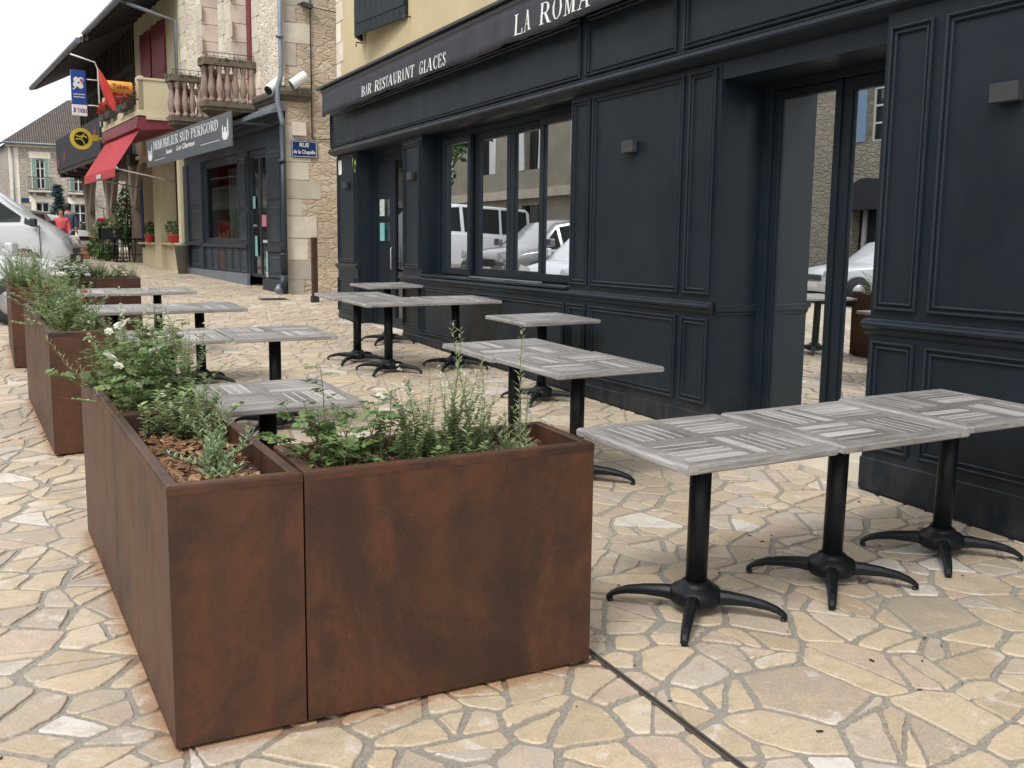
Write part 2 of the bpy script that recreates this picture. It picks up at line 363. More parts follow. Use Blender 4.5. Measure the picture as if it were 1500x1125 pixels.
# ------------------------------------------------------------------ serif lettering
def glyph(mb, ch, x, put, s, th):
    """thin serif capitals; put(u, v, lift) -> world point; returns advance"""
    T = .13; t = .045; k = [0]
    def q(pts):
        k[0] += 1
        mb.extr([(x+a*s, b*s) for a, b in pts], put, 0, th+k[0]*.00012)
    def L(x0, y0, x1, y1, w):
        dx = x1-x0; q([(x0-w/2, y0), (x0+w/2, y0), (x1+w/2, y1), (x1-w/2, y1)])
    def H(x0, x1, y, w=t): q([(x0, y-w/2), (x1, y-w/2), (x1, y+w/2), (x0, y+w/2)])
    def S(xc, y, w=.3):
        d = .035 if y < .5 else -.035
        q([(xc-w/2, y), (xc+w/2, y), (xc+w/2, y+d), (xc-w/2, y+d)])
    def A(cx, cy, rx, ry, a0, a1, w0=t, w1=T):
        n = 9
        for i in range(n):
            p = []
            for a_, sgn in ((i, 0), (i+1, 0), (i+1, 1), (i, 1)):
                a = R(a0+(a1-a0)*a_/n); w = w0+(w1-w0)*abs(math.cos(a))
                rr = (rx-(w if sgn else 0)), (ry-((w0) if sgn else 0))
                p.append((cx+rr[0]*math.cos(a), cy+rr[1]*math.sin(a)))
            q(p)
    W = .62
    def stem(xc, w=T): L(xc, 0, xc, 1, w); S(xc, 0); S(xc, 1)
    if ch == ' ': return .38*s
    if ch == 'I': stem(.17); W = .34
    elif ch == 'L': stem(.17); H(.17, .6, .022); L(.58, 0, .6, .25, t); W = .64
    elif ch == 'E': stem(.17); H(.17, .58, .022); H(.17, .56, .978); H(.17, .45, .52); L(.57, 0, .6, .25, t); L(.56, .78, .56, 1, t); L(.45, .42, .45, .62, t); W = .66
    elif ch == 'A': L(.12, 0, .38, 1, t); L(.62, 0, .38, 1, T); H(.2, .56, .34); S(.12, 0, .24); S(.64, 0, .28); W = .78
    elif ch == 'M': L(.14, 0, .17, 1, t); L(.17, 1, .46, 0, T*.9); L(.74, 1, .46, 0, t); L(.76, 0, .76, 1, T); S(.14, 0, .24); S(.78, 0, .28); S(.14, 1, .2); S(.78, 1, .2); W = .94
    elif ch == 'N': L(.16, 0, .16, 1, t); L(.16, 1, .66, 0, T); L(.66, 0, .66, 1, t); S(.16, 0, .24); S(.14, 1, .22); S(.66, 1, .24); W = .82
    elif ch == 'T': stem(.36); H(.05, .67, .978); L(.06, .76, .06, 1, t); L(.66, .76, .66, 1, t); W = .72
    elif ch == 'U': L(.16, .3, .16, 1, T); L(.62, .3, .62, 1, t); A(.39, .32, .275, .33, 180, 360); S(.16, 1, .28); S(.62, 1, .24); W = .78
    elif ch in 'OGC':
        if ch == 'O': A(.4, .5, .36, .51, 0, 360); W = .8
        else: A(.4, .5, .36, .51, 50, 320); L(.64, .72, .64, .98, t); W = .76
        if ch == 'G': L(.62, .05, .62, .42, T); S(.62, .42, .26)
    elif ch in 'BPRD':
        stem(.17)
        if ch == 'D': H(.17, .35, .978); H(.17, .35, .022); A(.33, .5, .4, .5, -90, 90); W = .8
        else:
            H(.17, .38, .978); H(.17, .38, .50); A(.37, .74, .24 if ch == 'B' else .27, .262, -90, 90); W = .68
            if ch == 'B': H(.17, .38, .022); A(.37, .26, .28, .262, -90, 90)
            if ch == 'R': L(.62, 0, .40, .5, T); S(.66, 0, .2); W = .74
    elif ch == 'S':
        A(.3, .74, .23, .27, 40, 250); A(.3, .26, .24, .27, -140, 80)
        L(.40, .38, .2, .62, T); L(.5, .72, .5, .96, t); L(.09, .04, .09, .28, t); W = .6
    return (W+.06)*s
def serif(mb, txt, put, s, th=.004, squeeze=1.):
    x = 0
    for ch in txt:
        x0 = x
        adv = glyph(mb, ch, x0, put, s, th); x += adv
    return x
def serif_len(txt, s):
    m = MB(); return serif(m, txt, lambda u, v, d: (u, v, d), s)
def text_faces(txt, size=1., shear=0., bold=0.):
    cu = bpy.data.curves.new('t', 'FONT'); cu.body = txt; cu.size = size; cu.shear = shear; cu.offset = bold; cu.resolution_u = 3
    o = bpy.data.objects.new('t', cu); COL.objects.link(o)
    dg = bpy.context.evaluated_depsgraph_get(); me = bpy.data.meshes.new_from_object(o.evaluated_get(dg))
    vs = [v.co.copy() for v in me.vertices]; fs = [tuple(p.vertices) for p in me.polygons]
    bpy.data.objects.remove(o); bpy.data.meshes.remove(me); bpy.data.curves.remove(cu)
    return vs, fs
def sans(mb, txt, put, size, m=0, shear=0., bold=0., width=None, lift=.002, center=False):
    vs, fs = text_faces(txt, size, shear, bold)
    if not vs: return
    x0 = min(v.x for v in vs); x1 = max(v.x for v in vs); k = (width/(x1-x0)) if width else 1
    c = (x1-x0)*k/2 if center else 0
    mb.add([put((v.x-x0)*k-c, v.y, lift) for v in vs], fs, m)
# ------------------------------------------------------------------ camera, sky, light
def make_camera():
    yaw, pit, rol = R(26.804), R(8.019), R(.678)
    F = V((math.sin(yaw)*math.cos(pit), math.cos(yaw)*math.cos(pit), -math.sin(pit)))
    r = V((math.cos(yaw), -math.sin(yaw), 0)); u = r.cross(F)
    r2 = r*math.cos(rol)+u*math.sin(rol); u2 = -r*math.sin(rol)+u*math.cos(rol)
    cd = bpy.data.cameras.new('camera'); cd.sensor_width = 36; cd.lens = 36*1454.54/1500; cd.clip_end = 600; cd.clip_start = .05
    o = bpy.data.objects.new('camera', cd); COL.objects.link(o)
    M = Matrix((r2, u2, -F)).transposed().to_4x4(); M.translation = V((0, 0, 1.634)); o.matrix_world = M
    SC.camera = o
make_camera()
w = bpy.data.worlds.new('World'); SC.world = w; w.use_nodes = True
nt = w.node_tree; bg = nt.nodes['Background']
SUN_EL, SUN_AZ = R(50), R(232)
sky = N(nt, 'ShaderNodeTexSky', sky_type='NISHITA'); sky.sun_disc = False; sky.sun_elevation = SUN_EL; sky.sun_rotation = SUN_AZ
sky.air_density = 1.; sky.dust_density = 6.; sky.ozone_density = 1.
hs = N(nt, 'ShaderNodeHueSaturation'); hs.inputs['Saturation'].default_value = .22; hs.inputs['Value'].default_value = 1.0
nt.links.new(sky.outputs[0], hs.inputs['Color'])
# thin overcast: even cloud light mixed over the clear sky
tc = N(nt, 'ShaderNodeTexCoord'); cn = noi(nt, tc.outputs['Generated'], 2.2, 5, .5)
cl = mixc(nt, 1., ramp(nt, cn, [(.3, (.82, .84, .87)), (.7, (1., 1., 1.))]), (9.5, 9.6, 9.8), 'MULTIPLY')
mixed = mixc(nt, .72, hs.outputs[0], cl)
nt.links.new(mixed, bg.inputs[0]); bg.inputs[1].default_value = .12
sd = bpy.data.lights.new('sun', 'SUN'); sd.energy = 1.4; sd.angle = R(17); sd.color = (1, .97, .93)
so = bpy.data.objects.new('sun', sd); COL.objects.link(so)
az = SUN_AZ; dirv = V((math.sin(az)*math.cos(SUN_EL), math.cos(az)*math.cos(SUN_EL), math.sin(SUN_EL)))
so.rotation_euler = dirv.to_track_quat('Z', 'Y').to_euler(); so.location = (0, -5, 20)
SC.view_settings.view_transform = 'Standard'; SC.view_settings.look = 'None'; SC.view_settings.exposure = .52; SC.view_settings.gamma = 1
SC.render.engine = 'CYCLES'
# ------------------------------------------------------------------ ground
def rust_mask(nt):
    """rust washed out of the steel planters on to the stones round their feet"""
    geo = N(nt, 'ShaderNodeNewGeometry'); sp = N(nt, 'ShaderNodeSeparateXYZ'); nt.links.new(geo.outputs['Position'], sp.inputs[0])
    res = None
    for cx, cy, hx, hy, sk in ((.541, 4.2, .205, 1.2, .036), (1.32, 3.2, .53, .21, 0), (.357, 8.38, .205, 1.17, .049), (.18, 12.6, .205, 1.1, .02)):
        dx = math_(nt, 'SUBTRACT', math_(nt, 'ABSOLUTE', math_(nt, 'SUBTRACT', math_(nt, 'ADD', sp.outputs[0], math_(nt, 'MULTIPLY', math_(nt, 'SUBTRACT', sp.outputs[1], cy), sk)), cx)), hx)
        dy = math_(nt, 'SUBTRACT', math_(nt, 'ABSOLUTE', math_(nt, 'SUBTRACT', sp.outputs[1], cy)), hy)
        d = math_(nt, 'MAXIMUM', dx, dy)
        res = d if res is None else math_(nt, 'MINIMUM', res, d)
    nz = noi(nt, geo.outputs['Position'], 13, 7, .75); k = math_(nt, 'SUBTRACT', math_(nt, 'ADD', res, .06), math_(nt, 'MULTIPLY', nz, .20))
    return ramp(nt, math_(nt, 'ADD', k, .03), [(0., .60), (.018, .30), (.045, .0)]), geo.outputs['Position']
PAL = [(0, (.42, .335, .24)), (.12, (.50, .41, .30)), (.24, (.54, .45, .32)), (.34, (.45, .38, .315)), (.46, (.57, .465, .33)), (.56, (.37, .325, .28)), (.64, (.49, .375, .31)), (.72, (.61, .525, .41)), (.80, (.36, .30, .25)), (.85, (.50, .44, .395)), (.90, (.56, .45, .31)), (.94, (.44, .40, .36)), (.97, (.72, .70, .67))]
def paving_mats():
    m, nt, b = newmat('limestone_slab')
    rm, pos = rust_mask(nt)
    col = ramp(nt, attr(nt), PAL, 'CONSTANT')
    c2 = N(nt, 'ShaderNodeVectorMath', operation='MULTIPLY_ADD'); nt.links.new(attr(nt), c2.inputs[0]); c2.inputs[1].default_value = (9, 5, 3); nt.links.new(pos, c2.inputs[2])
    v = c2.outputs[0]
    big = noi(nt, v, 5., 6, .6, .6); col = mixc(nt, ramp(nt, big, [(.44, 0), (.72, .5)]), col, (.60, .44, .27))
    wh = noi(nt, v, 6.5, 7, .68, .2); col = mixc(nt, ramp(nt, wh, [(.58, 0), (.66, .75)]), col, (.70, .67, .63))
    dk = noi(nt, v, 15, 8, .7); col = mixc(nt, ramp(nt, dk, [(.34, .55), (.52, 0)]), col, (.30, .245, .17))
    fine = noi(nt, pos, 120, 3, .6); col = mixc(nt, .30, col, ramp(nt, fine, [(.3, (.27, .21, .14)), (.7, (.72, .62, .46))]))
    col = mixc(nt, rm, col, (.30, .125, .035))
    wet = noi(nt, pos, .55, 4, .6)
    col = mixc(nt, ramp(nt, wet, [(.47, 0), (.66, .42)]), col, (.27, .22, .165))
    nt.links.new(col, b.inputs['Base Color'])
    r = ramp(nt, big, [(.3, .48), (.7, .66)]); nt.links.new(r, b.inputs['Roughness']); b.inputs['Specular IOR Level'].default_value = .4
    bb = bumpn(nt, None, big, .35, .012); bb = bumpn(nt, None, dk, .4, .006, bb); bumpn(nt, b, fine, .25, .002, bb)
    m2, nt, b = newmat('grey_mortar')
    rm, pos = rust_mask(nt)
    a = noi(nt, pos, 70, 6, .75); col = ramp(nt, a, [(.3, (.15, .135, .11)), (.5, (.29, .265, .225)), (.7, (.43, .395, .34))])
    bg_ = noi(nt, pos, 1.7, 4); col = mixc(nt, ramp(nt, bg_, [(.4, 0), (.65, .6)]), col, (.30, .275, .235))
    col = mixc(nt, rm, col, (.17, .07, .02))
    nt.links.new(col, b.inputs['Base Color']); b.inputs['Roughness'].default_value = .9
    bumpn(nt, b, a, .8, .006)
    # far paving: same stones as a pattern
    m3, nt, b = newmat('distant_stone_paving')
    geo = N(nt, 'ShaderNodeNewGeometry'); p = geo.outputs['Position']
    nz = N(nt, 'ShaderNodeTexNoise'); nz.inputs['Scale'].default_value = 2.; nt.links.new(p, nz.inputs['Vector'])
    vm = N(nt, 'ShaderNodeVectorMath', operation='MULTIPLY_ADD'); vm.inputs[1].default_value = (.2, .2, 0); nt.links.new(nz.outputs['Color'], vm.inputs[0]); nt.links.new(p, vm.inputs[2])
    vo = N(nt, 'ShaderNodeTexVoronoi'); vo.inputs['Scale'].default_value = 4.; nt.links.new(vm.outputs[0], vo.inputs[0])
    ve = N(nt, 'ShaderNodeTexVoronoi', feature='DISTANCE_TO_EDGE'); ve.inputs['Scale'].default_value = 4.; nt.links.new(vm.outputs[0], ve.inputs[0])
    sp = N(nt, 'ShaderNodeSeparateColor'); nt.links.new(vo.outputs['Color'], sp.inputs[0])
    col = ramp(nt, sp.outputs[0], PAL, 'CONSTANT'); col = mixc(nt, ramp(nt, ve.outputs['Distance'], [(.03, 1), (.09, 0)]), col, (.38, .32, .245))
    f = noi(nt, p, 6, 6, .7); col = mixc(nt, .35, col, ramp(nt, f, [(.35, (.30, .23, .14)), (.65, (.60, .50, .36))]))
    nt.links.new(col, b.inputs['Base Color']); b.inputs['Roughness'].default_value = .7; bumpn(nt, b, ve.outputs['Distance'], .5, .02)
    return m, m2, m3
M_['slab'], M_['mortar'], M_['farpave'] = paving_mats()
M_['asphalt'] = mk('asphalt', (.055, .053, .050), (.075, .072, .068), 3, .85, .5, 150)
X0, X1, Y0, Y1 = -2.2, 6.6, .7, 27.
def sheet(mb, x0, x1, y0, y1, dz=0.):
    ys = [y0]+([45.] if y0 < 45 < y1 else [])+[y1]; xs = [x0]+[c for c in (-25., 9.) if x0 < c < x1]+[x1]
    for i in range(len(xs)-1):
        for j in range(len(ys)-1):
            a, b, c, d = xs[i], xs[i+1], ys[j], ys[j+1]
            mb.quad((a, c, GZ(a, c)+dz), (b, c, GZ(b, c)+dz), (b, d, GZ(b, d)+dz), (a, d, GZ(a, d)+dz))
g = MB(); sheet(g, X0, X1, Y0, Y1, -.0065); o = g.build('paving_bed', M_['mortar']); tag(o, 'grey mortar bed between the cream paving stones', None, None, 'structure')
g = MB()
sheet(g, X0-4, X0, -25, 60, -.008); sheet(g, X0, X1, Y1, 60, -.008); sheet(g, X0, X1, -25, Y0, -.008); sheet(g, X1, 40, -25, 60, -.008)
o = g.build('pavement', M_['farpave']); tag(o, 'cream crazy paving running off along the street', None, None, 'structure')
g = MB(); sheet(g, -150, X0-4, -150, 250, -.02); sheet(g, X0-4, 40, 60, 250, -.02); sheet(g, X0-4, 40, -150, -25, -.02); sheet(g, 40, 150, -150, 250, -.02)
o = g.build('road', M_['asphalt']); tag(o, 'grey asphalt of the square and the street beyond', None, None, 'structure')
def crazy_paving():
    rnd = random.Random(11); s = .222
    nx = int((X1-X0)/s)+3; ny = int((Y1-Y0)/s)+3
    S = {}
    for i in range(-1, nx):
        for j in range(-1, ny):
            if rnd.random() < .12: continue
            w = rnd.choice((0, 0, .25, .6, 1.1, 1.7))*s*s*.40
            S[(i, j)] = (X0+(i+.5)*s+rnd.uniform(-.49, .49)*s, Y0+(j+.5)*s+rnd.uniform(-.49, .49)*s, w)
    mb = MB()
    def clip(P, ox, oy, nxn, nyn, off):
        out = []; n = len(P)
        for k in range(n):
            A, B = P[k], P[(k+1) % n]
            da = (A[0]-ox)*nxn+(A[1]-oy)*nyn-off; db = (B[0]-ox)*nxn+(B[1]-oy)*nyn-off
            if da <= 0: out.append(A)
            if da*db < 0:
                t = da/(da-db); out.append((A[0]+(B[0]-A[0])*t, A[1]+(B[1]-A[1])*t))
        return out
    def area(P): return .5*abs(sum(P[k][0]*P[(k+1) % len(P)][1]-P[(k+1) % len(P)][0]*P[k][1] for k in range(len(P)))) if len(P) > 2 else 0
    def split(P, depth):
        """break a slab into narrower ones, mostly across its long side"""
        ar = area(P)
        if depth == 0 or ar < .022 or rnd.random() > min(.92, .30+ar*7): return [P]
        cx = sum(p[0] for p in P)/len(P); cy = sum(p[1] for p in P)/len(P)
        far = max(P, key=lambda p: (p[0]-cx)**2+(p[1]-cy)**2); a = math.atan2(far[1]-cy, far[0]-cx)
        if rnd.random() < .28: a += math.pi/2
        a += rnd.gauss(0, .22); o = rnd.uniform(-.03, .03); g = rnd.uniform(.004, .011)
        c, s_ = math.cos(a), math.sin(a)
        r = []
        for Q in (clip(P, cx, cy, c, s_, o-g), clip(P, cx, cy, -c, -s_, -o-g)):
            if area(Q) > .0012: r += split(Q, depth-1)
        return r
    for (i, j), (x, y, w) in S.items():
        if not (X0 < x < X1-.05 and Y0 < y < Y1): continue
        if x > 4.95 and y < 15.5: continue
        if x > 5.3 and y > 20.2: continue
        gap = rnd.uniform(.005, .016)
        a0 = rnd.uniform(0, 6.28)
        P = [(x+.45*math.cos(a0+k*math.pi/5), y+.45*math.sin(a0+k*math.pi/5)) for k in range(10)]
        nb = []
        for di in range(-3, 4):
            for dj in range(-3, 4):
                q = S.get((i+di, j+dj))
                if q and (di or dj): nb.append(((q[0]-x)**2+(q[1]-y)**2, q))
        nb.sort(key=lambda t: t[0])
        for d2, q in nb[:26]:
            d = math.sqrt(d2)
            if d < 1e-6: continue
            P = clip(P, x, y, (q[0]-x)/d, (q[1]-y)/d, (d2+w-q[2])/(2*d)-gap*rnd.uniform(.7, 1.5))
            if len(P) < 3: break
        if area(P) < .002: continue
        for P in split(P, 3):
            # drop tiny edges
            P = [P[k] for k in range(len(P)) if math.hypot(P[k][0]-P[k-1][0], P[k][1]-P[k-1][1]) > .016]
            if len(P) < 3: continue
            near = y < 9; n = len(P); Q = []
            for k in range(n):
                A, B = P[k], P[(k+1) % n]; L = math.hypot(B[0]-A[0], B[1]-A[1])
                seg = max(1, int(L/(.02 if near else .09))); e = min(.3, rnd.uniform(.006, .016)/L)
                Q += [(A[0]+(B[0]-A[0])*t, A[1]+(B[1]-A[1])*t) for t in [e]+[e+(1-2*e)*q_/seg for q_ in range(1, seg)]+[1-e]]
            cx = sum(p[0] for p in Q)/len(Q); cy = sum(p[1] for p in Q)/len(Q); rm = math.sqrt(area(P)/3.14)+.001
            Q2 = []
            for px_, py_ in Q:
                nv = noise.noise_vector(V((px_*10, py_*10, 3.3)))*.008+noise.noise_vector(V((px_*40, py_*40, 7.3)))*.0062
                Q2.append((px_+nv.x, py_+nv.y))
            tx, ty = rnd.uniform(-.008, .008), rnd.uniform(-.008, .008); h = rnd.uniform(-.002, .002); tone = rnd.random()
            def zz(px_, py_, k): return GZ(px_, py_)+k+h+(px_-cx)*tx+(py_-cy)*ty
            f1 = max(.7, 1-.002/rm); f2 = max(.6, 1-.006/rm)
            r0 = [(p[0], p[1], GZ(p[0], p[1])-.013) for p in Q2]
            r1 = [(cx+(p[0]-cx)*f1, cy+(p[1]-cy)*f1, zz(p[0], p[1], -.0035)) for p in Q2]
            r2 = [(cx+(p[0]-cx)*f2, cy+(p[1]-cy)*f2, zz(p[0], p[1], 0)) for p in Q2]
            n = len(Q2)
            mb.add(r0+r1+r2, [(k, (k+1) % n, n+(k+1) % n, n+k) for k in range(n)]+[(n+k, n+(k+1) % n, 2*n+(k+1) % n, 2*n+k) for k in range(n)]+[tuple(range(2*n, 3*n))], 0, tone)
    o = mb.build('paving_stones', M_['slab'], recalc=False); tag(o, 'irregular cream and ochre limestone paving with mortar joints', None, None, 'structure')
crazy_paving()
g = MB()
def slotstrip(a, b, z, m):
    g.add([(a, .3, GZ(a, .3)+z), (b, .3, GZ(b, .3)+z), (b, 3.5, GZ(b, 3.5)+z), (a, 3.5, GZ(a, 3.5)+z), (a, .3, GZ(a, .3)-.01), (b, .3, GZ(b, .3)-.01), (b, 3.5, GZ(b, 3.5)-.01), (a, 3.5, GZ(a, 3.5)-.01)], [(0, 1, 2, 3), (0, 3, 7, 4), (1, 2, 6, 5), (0, 1, 5, 4), (3, 2, 6, 7)], m)
slotstrip(1.886, 1.893, .005, 1); slotstrip(1.893, 1.905, .0035, 0); slotstrip(1.905, 1.912, .005, 1)
o = g.build('drain_slot', [M_['interior'], M_['edge']], loc=(1.9, 1.9, GZ(1.9, 1.9))); tag(o, 'thin black slot drain crossing the paving beside the planter corner', 'drain')
g = MB(); g.box(4.25, 4.75, 18.9, 19.3, 0, .008); g.v = [(x, y, z+GZ(x, y)) for x, y, z in g.v]
for k in range(7): g.box(4.28+k*.065, 4.31+k*.065, 18.93, 19.27, GZ(4.5, 19.1)+.008, GZ(4.5, 19.1)+.012)
o = g.build('drain_grate', M_['iron'], loc=(4.5, 19.1, GZ(4.5, 19.1))); tag(o, 'square iron drain grate in the paving at the street corner', 'drain')
g = MB(); rr = random.Random(5)
for k in range(75):
    x = rr.uniform(1.7, 4.4) if k < 50 else rr.uniform(-.9, 1.8); y = rr.uniform(1.6, 4.6)
    if .3 < x < 1.9 and 2.9 < y < 5.5: continue
    L = rr.uniform(.003, .011); a = rr.uniform(0, 3.14); t = rr.uniform(.3, 1.)
    g.obox((x, y, GZ(x, y)+.004), (L*2, L*.7, .004), Matrix.Rotation(a, 3, 'Z') @ Matrix.Rotation(rr.uniform(-.2, .2), 3, 'X'), 0, t)
o = g.build('bark_debris', M_['wood']); tag(o, 'tiny dark bark crumbs and twigs scattered on the paving', 'debris', None, 'stuff')
# ------------------------------------------------------------------ planters
PH = .835
def SKEW(x, y):
    """the left-hand rows stand slightly turned away from the shopfront"""
    if x > .79 or y < 2.9: return 0.
    if y < 6: return .036*(y-3.0)
    if y < 10.5: return .049*(y-7.22)
    return .02*(y-11.5) if x < .41 else 0.
def planter(x0, x1, y0, y1, label, row):
    cx, cy = (x0+x1)/2, (y0+y1)/2
    root = thing('steel_planter', label, 'planter', (cx, cy, GZ(cx, cy)), 0, 'rusty steel planters round the terrace')
    def sh(mb): mb.v = [(x-(SKEW(cx, y) if cx < .7 else 0), y, z+GZ(x, y)) for x, y, z in mb.v]; return mb
    b = MB(); t = .004; z0 = .012
    # side walls butted
    b.box(x0, x1, y0, y0+t, z0, PH-.004); b.box(x0, x1, y1-t, y1, z0, PH-.004)
    b.box(x0, x0+t, y0+t, y1-t, z0, PH-.004); b.box(x1-t, x1, y0+t, y1-t, z0, PH-.004)
    sh(b).build('shell', M_['corten'], root)
    # folded rim : rounded flange and its inner return
    r = MB(); w = .038
    prof = [(0, -.03), (0, -.008), (.003, -.002), (.008, 0), (w-.004, 0), (w, -.003), (w, -.075), (w-.004, -.075)]
    prof = [(-.0012+a, c) for a, c in prof]
    rings = []
    for a, c in prof: rings += [(x0+a, y0+a, PH+c), (x1-a, y0+a, PH+c), (x1-a, y1-a, PH+c), (x0+a, y1-a, PH+c)]
    F = []
    for i in range(len(prof)-1):
        for k in range(4): F.append((i*4+k, i*4+(k+1) % 4, (i+1)*4+(k+1) % 4, (i+1)*4+k))
    r.add(rings, F); sh(r).build('rim', M_['corten'], root)
    f = MB(); f.box(x0+.03, x1-.03, y0+.03, y1-.03, 0, .012); sh(f).build('plinth', M_['plastic'], root)
    s = MB(); nx, ny = max(6, int((x1-x0)/.05)), max(6, int((y1-y0)/.05))
    gp = {}
    pts = []
    for j in range(ny+1):
        for i in range(nx+1):
            x = x0+t+(x1-x0-2*t)*i/nx; y = y0+t+(y1-y0-2*t)*j/ny
            pts.append((x, y, PH-.080+.03*noise.noise(V((x*6, y*6, 0)))))
    s.add(pts, [(j*(nx+1)+i, j*(nx+1)+i+1, (j+1)*(nx+1)+i+1, (j+1)*(nx+1)+i) for j in range(ny) for i in range(nx)], 0, 1., True)
    sh(s).build('soil', M_['soil'], root)
    return root
def soil_z(x, y): return GZ(x, y)+PH-.080+.03*noise.noise(V((x*6, y*6, 0)))
mulm = None
def mulch_mat():
    m, nt, b = newmat('bark_chip')
    col = ramp(nt, attr(nt), [(0, (.035, .02, .012)), (.25, (.13, .062, .030)), (.5, (.28, .14, .065)), (.75, (.42, .24, .115)), (1, (.52, .36, .21))])
    v = coords(nt, (1, 1, 1)); col = mixc(nt, .5, col, ramp(nt, noi(nt, v, 120, 4), [(.35, (.03, .015, .01)), (.65, (.30, .15, .07))]))
    nt.links.new(col, b.inputs['Base Color']); b.inputs['Roughness'].default_value = .75; bumpn(nt, b, noi(nt, v, 200, 3), .4, .003); return m
M_['mulch'] = mulch_mat()
def mulch(x0, x1, y0, y1, n, label, seed):
    rr = random.Random(seed); g = MB()
    for k in range(n):
        x = rr.uniform(x0+.05, x1-.05); y = rr.uniform(y0+.05, y1-.05); x -= SKEW(x, y)
        L = rr.uniform(.010, .028); W = L*rr.uniform(.3, .6); H = rr.uniform(.003, .007)
        rot = Matrix.Rotation(rr.uniform(0, 6.28), 3, 'Z') @ Matrix.Rotation(rr.uniform(-.6, .6), 3, 'X') @ Matrix.Rotation(rr.uniform(-.5, .5), 3, 'Y')
        n_ = 6; poly = [(math.cos(2*math.pi*q/n_)*L*rr.uniform(.7, 1.1), math.sin(2*math.pi*q/n_)*W*rr.uniform(.6, 1.1)) for q in range(n_)]
        c = V((x, y, soil_z(x, y)+rr.uniform(.002, .016)))
        g.extr(poly, lambda u, v, d, c=c, rot=rot: c+rot @ V((u, v, d)), -H/2, H/2, 0, rr.random())
    o = g.build('bark_mulch', M_['mulch'], loc=((x0+x1)/2, (y0+y1)/2, soil_z((x0+x1)/2, (y0+y1)/2))); tag(o, label, 'bark mulch', None, 'stuff')
PL = [(.792, 1.850, 3.0, 3.41, 'wide rusty steel planter facing the camera, right of the nearest corner'),
      (.380, .786, 3.0, 4.195, 'nearest rusty steel planter at the corner, its bare bark mulch showing'),
      (.380, .786, 4.20, 5.40, 'rusty steel planter overgrown by the white rose bush, just behind the corner one'),
      (.210, .616, 7.22, 8.38, 'rusty steel planter with red blooms, first of the second row'),
      (.210, .616, 8.385, 9.55, 'rusty steel planter at the back of the second row'),
      (.000, .406, 11.5, 12.6, 'rusty steel planter in front of the parked white car, first of the far row'),
      (.000, .406, 12.605, 13.7, 'last rusty steel planter of the far row, at its back end'),
      (.412, 1.43, 12.93, 13.34, 'dark steel planter set crosswise behind the far tables')]
for a in PL: planter(*a[:4], a[4], 0)
mulch(*PL[0][:4], 900, 'brown bark chips filling the wide planter facing the camera', 1)
mulch(*PL[1][:4], 1000, 'brown bark chips lying bare in the nearest corner planter', 2)
mulch(*PL[2][:4], 600, 'brown bark chips under the white rose bush', 3)
mulch(*PL[3][:4], 500, 'brown bark chips in the planter with the red blooms', 4)
mulch(*PL[5][:4], 200, 'brown bark chips in the planter before the parked white car', 6)
